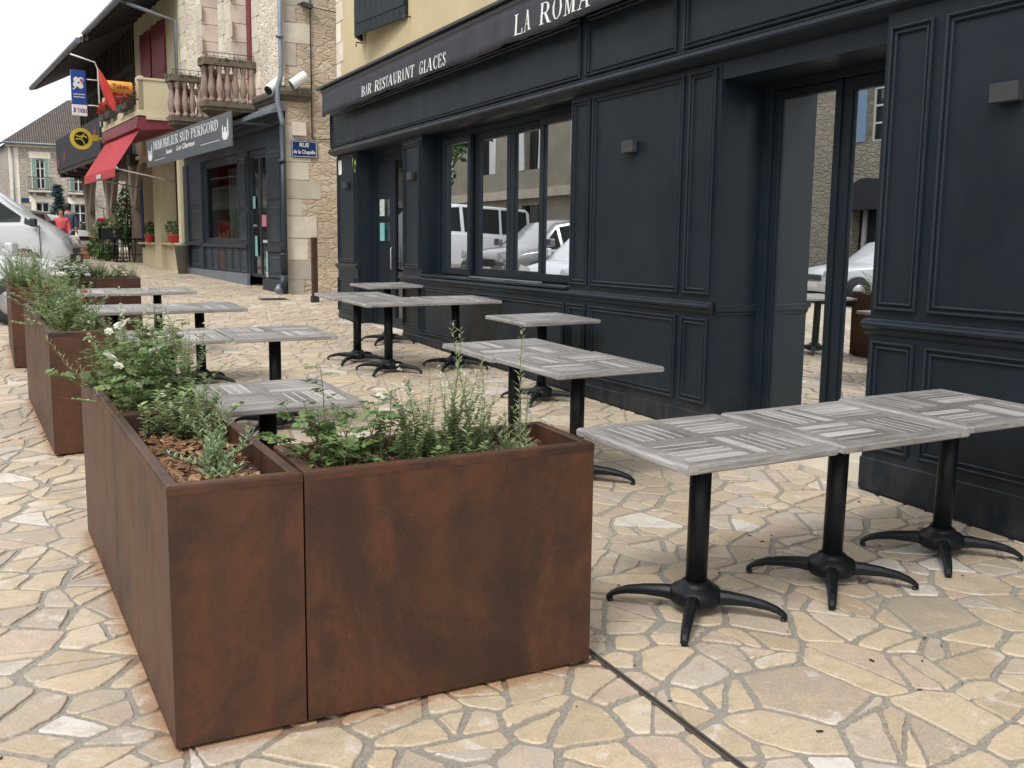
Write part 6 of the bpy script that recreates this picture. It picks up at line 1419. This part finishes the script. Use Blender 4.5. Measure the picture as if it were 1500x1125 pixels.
# ------------------------------------------------------------------ vehicles
def make_car(name, label, cat, M, st, paint, L, wb, wr, hw, glassband, lampz, group=None, bumper=.0, clad=False):
    """st: stations (x, z_sill, z_belt, z_roof, halfwidth, roof_halfwidth); cabin where z_roof > z_belt+.2"""
    root = thing(name, label, cat, None, M=M, group=group)
    b = MB(); rings = []; NP = 8
    for (x, zs, zb, zr, w, rw) in st:
        ring = [(x, -w*.90, zs), (x, -w*.99, zs+.10), (x, -w, (zs+zb)/2), (x, -w*.97, zb-.03), (x, -w*.93, zb)]
        ring += [(x, -rw, zr-.05 if zr-zb > .2 else zb+(zr-zb)*.5), (x, -rw*.82, zr-.01), (x, -rw*.4, zr+.012)]
        ring = ring+[(x, 0, zr+.018)]+[(p[0], -p[1], p[2]) for p in reversed(ring)]
        rings.append(ring)
    n = len(rings[0]); pts = [p for r in rings for p in r]; F = []
    for i in range(len(rings)-1):
        for k in range(n-1): F.append((i*n+k, i*n+k+1, (i+1)*n+k+1, (i+1)*n+k))
        F.append((i*n+n-1, i*n, (i+1)*n, (i+1)*n+n-1))
    F.append(tuple(range(n))); F.append(tuple((len(rings)-1)*n+k for k in range(n)))
    b.add(pts, F, 0, 1, True); body = b.build('body', M_[paint], root, local=True, bevel=.012)
    # panes : inset quads set just proud of the shell
    def pane(q, nm, ins=.07, mat='carglass'):
        q = [V(p) for p in q]; c = sum(q, V())/4; nn = (q[1]-q[0]).cross(q[3]-q[0]).normalized()
        o = c-V((c.x, 0, .8)); 
        ce = V((st[len(st)//2][0], 0, 1.0))
        if nn.dot(c-ce) < 0: nn = -nn
        def ii(k):
            a = q[k]; e1 = (q[(k+1) % 4]-a); e2 = (q[(k-1) % 4]-a)
            return a+e1.normalized()*min(ins, e1.length*.3)+e2.normalized()*min(ins, e2.length*.3)+nn*.008
        P = [ii(k) for k in range(4)]; g = MB(); g.add([*P, *[p-nn*.012 for p in P]], [(0, 1, 2, 3), (0, 1, 5, 4), (1, 2, 6, 5), (2, 3, 7, 6), (3, 0, 4, 7)]); return g.build(nm, M_[mat], root, local=True)
    cab = [i for i, s_ in enumerate(st) if s_[3]-s_[2] > .2]; i0, i1 = cab[0], cab[-1]
    for i in range(i0, i1):
        for sg in (0, 1):
            a, c_ = (4, 5) if sg == 0 else (n-5, n-6)
            if st[i+1][0]-st[i][0] > .25: pane([rings[i][a], rings[i+1][a], rings[i+1][c_], rings[i][c_]], 'side_window', .05)
    pane([rings[i1+1][5], rings[i1+1][n-6], rings[i1][n-6], rings[i1][5]], 'windscreen', .06)
    if i0 > 0: pane([rings[i0-1][5], rings[i0-1][n-6], rings[i0][n-6], rings[i0][5]], 'rear_window', .07)
    for sg in (-1, 1):
        a, c_ = (4, 5) if sg < 0 else (n-5, n-6)
        q = [V(rings[i1+1][a]), V(rings[i1][a]), V(rings[i1][c_])]; cc = sum(q, V())/3
        q = [p+(cc-p)*.22+V((0, sg*.012, .01)) for p in q]; g = MB(); g.add(q, [(0, 1, 2)]); g.build('quarter_window', M_['carglass'], root, local=True)
    for x in wb:
        for sg in (-1, 1):
            g = MB(); ax = Matrix.Rotation(R(90), 3, 'X'); g.lathe((x, sg*(hw-.08)+.11, wr), [(wr*.62, 0), (wr*.94, 0), (wr, .03), (wr, .19), (wr*.94, .22), (wr*.62, .22)], 24, ax=ax); wl = g.build('wheel', M_['rubber'], root, local=True)
            g = MB(); yo = sg*(hw+.024); g.lathe((x, yo, wr), [(wr*.6, 0), (wr*.55, .02), (wr*.15, .03)], 18, ax=ax if sg > 0 else ax); g.build('rim', M_['rim'], wl, local=True)
            g = MB(); g.lathe((x, sg*(hw-.02)+.02, wr+.02), [(wr*1.0, 0), (wr*1.14, 0), (wr*1.14, .04), (wr*1.0, .04)], 24, ax=ax); g.build('wheel_arch', M_['plastic'], root, local=True)
    xf = st[-1][0]; xr = st[0][0]; wf = st[-1][4]
    for sg in (-1, 1):
        g = MB(); x2 = st[-2][0]
        g.add([(xf+.012, sg*wf*.58, lampz-.08), (xf+.012, sg*wf*.97, lampz-.05), (x2+.02, sg*(st[-2][4]+.004), lampz+.02), (x2+.05, sg*(st[-2][4]*.96), lampz+.12), (xf-.02, sg*wf*.62, lampz+.07)], [(0, 1, 4), (1, 2, 3, 4)]); g.build('headlight', M_['lampglass'], root, local=True)
        g = MB(); g.box(xr-.012, xr+.05, *sorted((sg*st[0][4]*.70, sg*st[0][4]*.98)), lampz+.02, lampz+.32); g.build('tail_light', M_['redp'], root, local=True, bevel=.01)
        xm = st[i1+1][0]-.22; zm = st[i1+1][2]+.10
        g = MB(); g.box(xm-.06, xm+.07, *sorted((sg*(hw-.02), sg*(hw+.20))), zm-.02, zm+.16); g.build('mirror', M_['plastic' if clad else paint], root, local=True, bevel=.03)
        g = MB(); g.box(xm-.9, xm-.74, *sorted((sg*(hw-.02), sg*(hw+.012))), st[i1][2]-.12, st[i1][2]-.09); g.build('door_handle', M_['plastic'], root, local=True)
    for sg in (-1, 1):
        for xs_ in (st[i1+1][0]-.12, st[i1+1][0]-1.12):
            g = MB(); g.box(xs_-.005, xs_+.005, *sorted((sg*(hw-.03), sg*(hw+.003))), .45, st[i1][2]-.02); g.build('door_seam', M_['plastic'], root, local=True)
    g = MB(); g.box(xf-.12, xf+.05, -wf*.96, wf*.96, st[-1][1]-.02, st[-1][1]+.22); g.build('front_bumper', M_['plastic'] if clad else M_[paint], root, local=True, bevel=.04)
    g = MB(); g.box(xr-.05, xr+.12, -st[0][4]*.96, st[0][4]*.96, st[0][1]-.02, st[0][1]+.22); g.build('rear_bumper', M_['plastic'] if clad else M_[paint], root, local=True, bevel=.04)
    g = MB(); g.box(xf+.004, xf+.052, -wf*.5, wf*.5, st[-1][1]+.24, st[-1][1]+.36); g.build('grille', M_['plastic'], root, local=True)
    g = MB(); g.box(xf+.051, xf+.058, -.26, .26, st[-1][1]+.08, st[-1][1]+.19); g.build('number_plate', M_['white'], root, local=True)
    return root
M_['lampglass'] = glassmat('headlamp_glass', k=.12, body=(.45, .48, .50), rough=.05)
hatch = [(-1.95, .30, .88, .95, .72, .60), (-1.85, .26, .95, 1.05, .79, .66), (-1.60, .25, .98, 1.42, .82, .60), (-1.1, .24, .96, 1.47, .84, .60), (-.60, .24, .91, 1.49, .84, .62), (-.02, .24, .90, 1.43, .84, .60), (.58, .24, .88, .94, .84, .66), (1.20, .25, .84, .90, .83, .63), (1.70, .26, .76, .82, .79, .58), (1.93, .30, .62, .66, .68, .50)]
van = [(-2.4, .36, 1.15, 1.85, .90, .78), (-2.3, .32, 1.15, 1.93, .95, .80), (-1.3, .30, 1.15, 1.97, .97, .81), (-.1, .30, 1.22, 2.02, .97, .81), (.85, .30, 1.24, 1.96, .97, .78), (1.48, .30, 1.26, 1.48, .96, .76), (1.95, .31, 1.12, 1.22, .94, .72), (2.25, .33, .90, .98, .88, .64), (2.40, .38, .66, .72, .78, .55)]
suv = [(-2.2, .40, 1.0, 1.08, .80, .68), (-2.12, .36, 1.02, 1.12, .88, .72), (-1.75, .34, 1.05, 1.62, .90, .66), (-1.0, .33, 1.03, 1.68, .91, .66), (-.1, .33, 1.02, 1.70, .91, .67), (.45, .33, 1.01, 1.62, .91, .64), (1.20, .33, 1.0, 1.08, .91, .68), (1.75, .34, .94, 1.02, .89, .66), (2.08, .36, .84, .90, .84, .62), (2.22, .42, .70, .74, .74, .54)]
def carM(nx, ny, ang, L, dz=0.):
    """place a car so that the middle of its nose is at (nx, ny)"""
    a = R(ang); cx, cy = nx-math.cos(a)*L, ny-math.sin(a)*L
    return Matrix.Translation((cx, cy, GZ(cx, cy)+dz)) @ Matrix.Rotation(a, 4, 'Z')
GC = 'cars parked on the square'
make_car('parked_car', 'small white hatchback parked just behind the far planter', 'car', carM(1.0, 16.2, -28, 1.93), hatch, 'carw', 0, (-1.2, 1.25), .30, .84, 0, .70, GC)
make_car('parked_van', 'tall white van with black door mirror parked behind the white hatchback', 'van', carM(1.40, 25.2, -12, 2.40, .05), van, 'carw', 0, (-1.5, 1.5), .33, .97, 0, .90, GC, clad=True)
make_car('parked_car', 'silver grey off-road car showing its dark rear window beyond the white van', 'car', carM(-3.0, 29.6, 198, 2.22), suv, 'cars', 0, (-1.35, 1.4), .37, .91, 0, .86, GC)
lit = make_car('parked_car', 'white car with a glowing orange front light behind the two walkers', 'car', carM(2.60, 40., -55, 1.93), hatch, 'carw', 0, (-1.2, 1.25), .30, .84, 0, .70, GC)
m, nt, bb = newmat('lit_indicator'); bb.inputs['Base Color'].default_value = (.9, .4, .05, 1); bb.inputs['Emission Color'].default_value = (1, .42, .06, 1); bb.inputs['Emission Strength'].default_value = 6.
g = MB(); g.lathe((1.88, -.50, .70), [(.01, -.01), (.12, 0), (.13, .04), (.06, .09)], 14, ax=Matrix.Rotation(R(90), 3, 'Y')); g.build('indicator_light', m, lit, local=True)
# cars seen only as reflections in the panes
make_car('parked_car', 'silver grey car between the white hatchback and the white van', 'car', carM(.30, 20.4, -14, 2.22), suv, 'cars', 0, (-1.35, 1.4), .37, .91, 0, .86, GC)
make_car('parked_car', 'dark car mirrored in the right leaf of the glass door', 'car', carM(-4.2, 12.2, -10, 1.93), hatch, 'card', 0, (-1.2, 1.25), .30, .84, 0, .70, GC)
make_car('parked_car', 'white car mirrored in the left leaf of the glass door', 'car', carM(-6.3, 17.5, 8, 1.93), hatch, 'carw', 0, (-1.2, 1.25), .30, .84, 0, .70, GC)
# ------------------------------------------------------------------ people
def skinmesh(name, mat, parent, verts, edges, radii, sub=2):
    me = bpy.data.meshes.new(name); inv = WM[parent.name].inverted(); me.from_pydata([tuple(V(v)) for v in verts], edges, []); me.materials.append(M_[mat])
    o = bpy.data.objects.new(name, me); COL.objects.link(o); o.parent = parent; WM[o.name] = WM[parent.name]
    sm_ = o.modifiers.new('skin', 'SKIN'); sm_.use_smooth_shade = True
    for i, r in enumerate(radii):
        sv = me.skin_vertices[0].data[i]; sv.radius = (r, r) if isinstance(r, (int, float)) else r
    me.skin_vertices[0].data[0].use_root = True
    s = o.modifiers.new('subdivision', 'SUBSURF'); s.levels = sub; s.render_levels = sub
    return o
def person(label, M, H, top, trou, hairlen, pose, walk):
    t = thing('person', label, 'person', None, M=M); k = H/1.7
    def S(L): return [(x*k, y*k, z*k) for x, y, z in L]
    # +y = facing direction, pelvis root
    a, c = walk
    Vt = [(0, 0, .92), (0, 0, 1.08), (0, 0, 1.28), (0, 0, 1.42), (0, .01, 1.50), (0, .02, 1.60), (0, .01, 1.68),
          (-.17, 0, 1.40), (-.23, pose[0][0], 1.14), (-.22, pose[0][1], pose[0][2]), (.17, 0, 1.40), (.23, pose[1][0], 1.14), (.22, pose[1][1], pose[1][2]),
          (-.09, 0, .88), (-.10, a+.04, .50), (-.10, a-.02, .09), (-.10, a+.14, .04), (.09, 0, .88), (.10, c+.05, .50), (.10, c-.04, .10), (.10, c+.12, .05)]
    E = [(0, 1), (1, 2), (2, 3), (3, 4), (4, 5), (5, 6), (3, 7), (7, 8), (8, 9), (3, 10), (10, 11), (11, 12), (0, 13), (13, 14), (14, 15), (15, 16), (0, 17), (17, 18), (18, 19), (19, 20)]
    Rr = [(.15, .11), (.13, .10), (.15, .11), (.10, .08), .055, (.078, .092), (.07, .08), .06, .042, .026, .06, .042, .026, .085, .058, .038, .035, .085, .058, .038, .035]
    # five fingers and a thumb on each hand, rooted in the palm
    for hv, sg in ((9, -1), (12, 1)):
        hx, hy, hz = Vt[hv]; d = V((hx, hy, hz))-V(Vt[hv-1]); d.normalize()
        palm = V((hx, hy, hz))+d*.06; Vt.append(tuple(palm)); Rr.append((.034, .016)); E.append((hv, len(Vt)-1)); pi = len(Vt)-1
        for q in range(4):
            o = V((0, (q-1.5)*.018, 0)); L_ = (.062, .072, .068, .052)[q]
            Vt.append(tuple(palm+o+d*.045)); Rr.append(.009); E.append((pi, len(Vt)-1)); Vt.append(tuple(palm+o+d*(.045+L_)+V((-sg*.015, 0, 0)))); Rr.append(.007); E.append((len(Vt)-2, len(Vt)-1))
        Vt.append(tuple(palm+V((-sg*.01, .045, 0)))); Rr.append(.010); E.append((pi, len(Vt)-1))
    skinmesh('body', 'skin', t, S(Vt), E, [r*k if isinstance(r, float) else (r[0]*k, r[1]*k) for r in Rr])
    # shirt
    Vs = [Vt[0], (0, 0, 1.0), Vt[2], (0, 0, 1.425), Vt[7], Vt[8], tuple(V(Vt[8]).lerp(V(Vt[9]), .6)), Vt[10], Vt[11], tuple(V(Vt[11]).lerp(V(Vt[12]), .6))]
    skinmesh('shirt', top, t, S(Vs), [(0, 1), (1, 2), (2, 3), (3, 4), (4, 5), (5, 6), (3, 7), (7, 8), (8, 9)], [(.185*k, .135*k), (.175*k, .13*k), (.185*k, .135*k), (.12*k, .10*k), .082*k, .066*k, .055*k, .082*k, .066*k, .055*k])
    skinmesh('trousers', trou, t, S([(0, 0, .95), Vt[13], Vt[14], (Vt[15][0], Vt[15][1], .13), Vt[17], Vt[18], (Vt[19][0], Vt[19][1], .13)]), [(0, 1), (1, 2), (2, 3), (0, 4), (4, 5), (5, 6)], [(.165*k, .125*k), .105*k, .078*k, .064*k, .105*k, .078*k, .064*k])
    for i in (15, 19):
        b = MB(M); x, y, z = Vt[i]; b.obox((x*k, (y+.06)*k, .04*k), (.095*k, .27*k, .075*k), Matrix.Identity(3)); b.build('shoe', M_['plastic'], t, bevel=.03)
    # hair and face
    b = MB(M); pts = []
    b.lathe((0, -.012*k, 1.53*k if hairlen else 1.60*k), [(.05*k, 0), (.098*k, .02*k), (.102*k, .10*k), (.085*k, .17*k), (.03*k, .205*k)] if hairlen else [(.08*k, -.05*k), (.094*k, .0), (.098*k, .06*k), (.085*k, .12*k), (.03*k, .145*k)], 14)
    b.v = [tuple(M @ V((q.x, min(q.y, (.045 if q.z < 1.66*k else .09)*k), q.z))) for q in [M.inverted() @ V(v) for v in b.v]]
    b.build('hair', M_['hair'], t)
    b = MB(M); b.obox((0, .108*k, 1.59*k), (.022*k, .03*k, .035*k), Matrix.Rotation(.3, 3, 'X')); b.build('nose', M_['skin'], t, bevel=.006)
    b = MB(M)
    for sg in (-1, 1): b.obox((sg*.03*k, .099*k, 1.622*k), (.03*k, .012, .012*k), Matrix.Identity(3))
    b.build('eyes', M_['hair'], t); b = MB(M); b.obox((0, .103*k, 1.555*k), (.045*k, .01, .010*k), Matrix.Identity(3)); b.build('mouth', M_['coral'], t)
    b = MB(M)
    for sg in (-1, 1): b.obox((sg*.083*k, 0, 1.605*k), (.018*k, .035*k, .05*k), Matrix.Identity(3))
    b.build('ears', M_['skin'], t, bevel=.006)
    return t
def pM(x, y, a): return Matrix.Translation((x, y, GZ(x, y)+.015)) @ Matrix.Rotation(a, 4, 'Z')
Mw = pM(1.50, 33.5, R(180)); person('woman in a coral top and pale trousers walking this way with a cream handbag', Mw, 1.62, 'coral', 'beige', True, ((.02, .10, .95), (.06, .22, 1.04)), (.10, -.14))
Mm = pM(1.80, 35.4, R(-12)); person('man with short dark hair in a dark blue jacket seen from behind', Mm, 1.80, 'denim', 'denim', False, ((.0, .05, .93), (.0, .05, .93)), (-.10, .14))
hb = Mw @ V((-.30, .12, .80)); t = thing('handbag', 'cream leather handbag hanging from the hand of the woman in coral', 'bag', (1.80, 33.25, GZ(1.8, 33.25)+.62))
b = MB(); x, y, z = 1.80, 33.25, GZ(1.8, 33.25)+.62; b.extr([(-.19, 0), (.19, 0), (.17, .20), (.10, .26), (-.10, .26), (-.17, .20)], lambda u, v, d: (x+u, y+d, z+v), -.07, .07); b.build('bag_body', M_['cream'], t, bevel=.03)
b = MB(); b.tube([(x-.10, y, z+.25), (x-.08, y, z+.38), (x, y, z+.44), (x+.08, y, z+.38), (x+.10, y, z+.25)], .010, 6); b.build('handle', M_['cream'], t)
# ------------------------------------------------------------------ across the square (mirrored in the glass)
op = thing('opposite_house', 'stone house with pale blue shutters and arched dark openings, mirrored in the glass door', 'building', (-15, 26, GZ(-15, 26)))
MO = Matrix(((0, 1, 0, -15), (1, 0, 0, 0), (0, 0, 1, 0), (0, 0, 0, 1)))   # (y, out, z)
ZB = GZ(-15, 25)
wins = [(y, y+1.1, ZB+4.6, ZB+6.9) for y in (11.5, 16.5, 19.6, 23.4, 28.5)]; doors = [(y, y+1.9, ZB+.1, ZB+2.9) for y in (11, 15.6, 19.3, 23.0, 28.0)]
b = MB(MO); wall_holes(b, 6, 31, ZB-.5, 10.5, 0, wins+doors)
for h in wins+doors: reveal(b, h, 0, -.4)
b.quad((6, 0, 0), (6, -8, 0), (6, -8, 10.5), (6, 0, 10.5)); b.quad((31, 0, 0), (31, -8, 0), (31, -8, 10.5), (31, 0, 10.5)); b.build('wall', M_['rubble4'], op)
b = MB(MO); b.add([(5.6, .6, 10.3), (31.4, .6, 10.3), (31.4, -8, 13), (5.6, -8, 13)], [(0, 1, 2, 3)]); b.build('roof', M_['tiles'], op)
for h in wins:
    b = MB(MO)
    for a, e in ((h[0], h[0]+.08), (h[0]+.5, h[0]+.6), (h[1]-.08, h[1])): b.box(a, e, -.3, -.24, h[2], h[3])
    for q in range(5): z = h[2]+(h[3]-h[2]-.06)*q/4; b.box(h[0], h[1], -.299, -.241, z, z+.06)
    f = b.build('window', M_['white'], op); g = MB(MO); g.quad((h[0], -.27, h[2]), (h[1], -.27, h[2]), (h[1], -.27, h[3]), (h[0], -.27, h[3])); g.build('glass_pane', M_['glassd'], f)
    for a in (h[0]-.62, h[1]+.04): b = MB(MO); b.box(a, a+.58, .01, .05, h[2], h[3]); b.build('shutter', M_['shutb'], op)
for h in doors:
    b = MB(MO); pts = [(h[0]-.1, h[3]-.5)]+[((h[0]+h[1])/2-1.05*math.cos(q*math.pi/10), h[3]-.5+1.0*math.sin(q*math.pi/10)) for q in range(11)]
    b.extr(pts, lambda u, v, d: (u, d, v), .01, .5); b.build('dark_awning', M_['darkpanel'], op)
    b = MB(MO); b.quad((h[0], -.35, h[2]), (h[1], -.35, h[2]), (h[1], -.35, h[3]), (h[0], -.35, h[3])); b.build('doorway', M_['interior'], op)
    b = MB(MO); b.box(h[0]+.2, h[0]+.35, -.34, -.25, h[2], h[3]-.3); b.box(h[1]-.35, h[1]-.2, -.34, -.25, h[2], h[3]-.3); b.build('door_frame', M_['ivory'], op)
op = thing('opposite_terrace', 'rendered beige house row with white shutters, mirrored in the big window', 'building', (-11, 45, GZ(-11, 45)))
MO = Matrix(((0, 1, 0, -11.5), (1, 0, 0, 0), (0, 0, 1, 0), (0, 0, 0, 1)))
wins = [(y, y+1.2, 5.0, 7.4) for y in range(35, 82, 5)]; lows = [(y, y+2.6, 1.0, 3.4) for y in range(34, 82, 5)]
b = MB(MO); wall_holes(b, 32, 84, 0, 11, 0, wins+lows); [reveal(b, h, 0, -.3) for h in wins+lows]; b.quad((32, 0, 0), (32, -8, 0), (32, -8, 11), (32, 0, 11)); b.build('wall', M_['opp'], op)
b = MB(MO); b.box(32, 84, 0, .3, 3.7, 4.1); b.build('string_course', M_['ashlar'], op)
for h in wins:
    b = MB(MO); b.quad((h[0], -.25, h[2]), (h[1], -.25, h[2]), (h[1], -.25, h[3]), (h[0], -.25, h[3])); b.build('window', M_['glassd'], op)
    for a in (h[0]-.6, h[1]+.04): b = MB(MO); b.box(a, a+.56, .01, .05, h[2], h[3]); b.build('shutter', M_['white'], op)
for h in lows: b = MB(MO); b.quad((h[0], -.25, h[2]), (h[1], -.25, h[2]), (h[1], -.25, h[3]), (h[0], -.25, h[3])); b.build('shop_window', M_['glassd'], op)
# tree of the square
def big_tree(c, h, rad, seed, label):
    rnd = random.Random(seed); t = thing('plane_tree', label, 'tree', c, 0, 'trees on the square'); c = V(c)
    b = MB(); P = stem_path(c, .5, .05, h*.6, rnd, 6, 0, .05); b.tube(P, [.24, .21, .19, .17, .14, .11, .08], 8)
    tips = []
    for k in range(9):
        p, d = along(P, .5+.49*k/9); Q = stem_path(p, rnd.uniform(0, 6.28), rnd.uniform(.5, 1.2), rad*1.1, rnd, 4, 0, .15); b.tube(Q, [.07, .05, .035, .02, .01], 5); tips += Q[2:]
    b.build('trunk', M_['wood'], t)
    b = MB()
    for p in tips: bushm(b, p, rad*.36, rad*.36, rad*.28, 110, .30, rnd)
    b.build('crown', M_['leafd'], t)
big_tree((-5.9, 23.6, GZ(-5.9, 23.6)), 8.5, 2.4, 3, 'leafy dark tree on the square, mirrored in the right pane of the big window')
for k, (x, y, lab) in enumerate(((-5.5, 38, 'leafy tree on the square, farther up the row of beige houses'), (-6.5, 50, 'leafy tree opposite the yellow house, across the street'), (-5.0, 62, 'leafy tree farthest up the street on the square side'))): big_tree((x, y, GZ(x, y)), 9, 3., 5+k, lab)
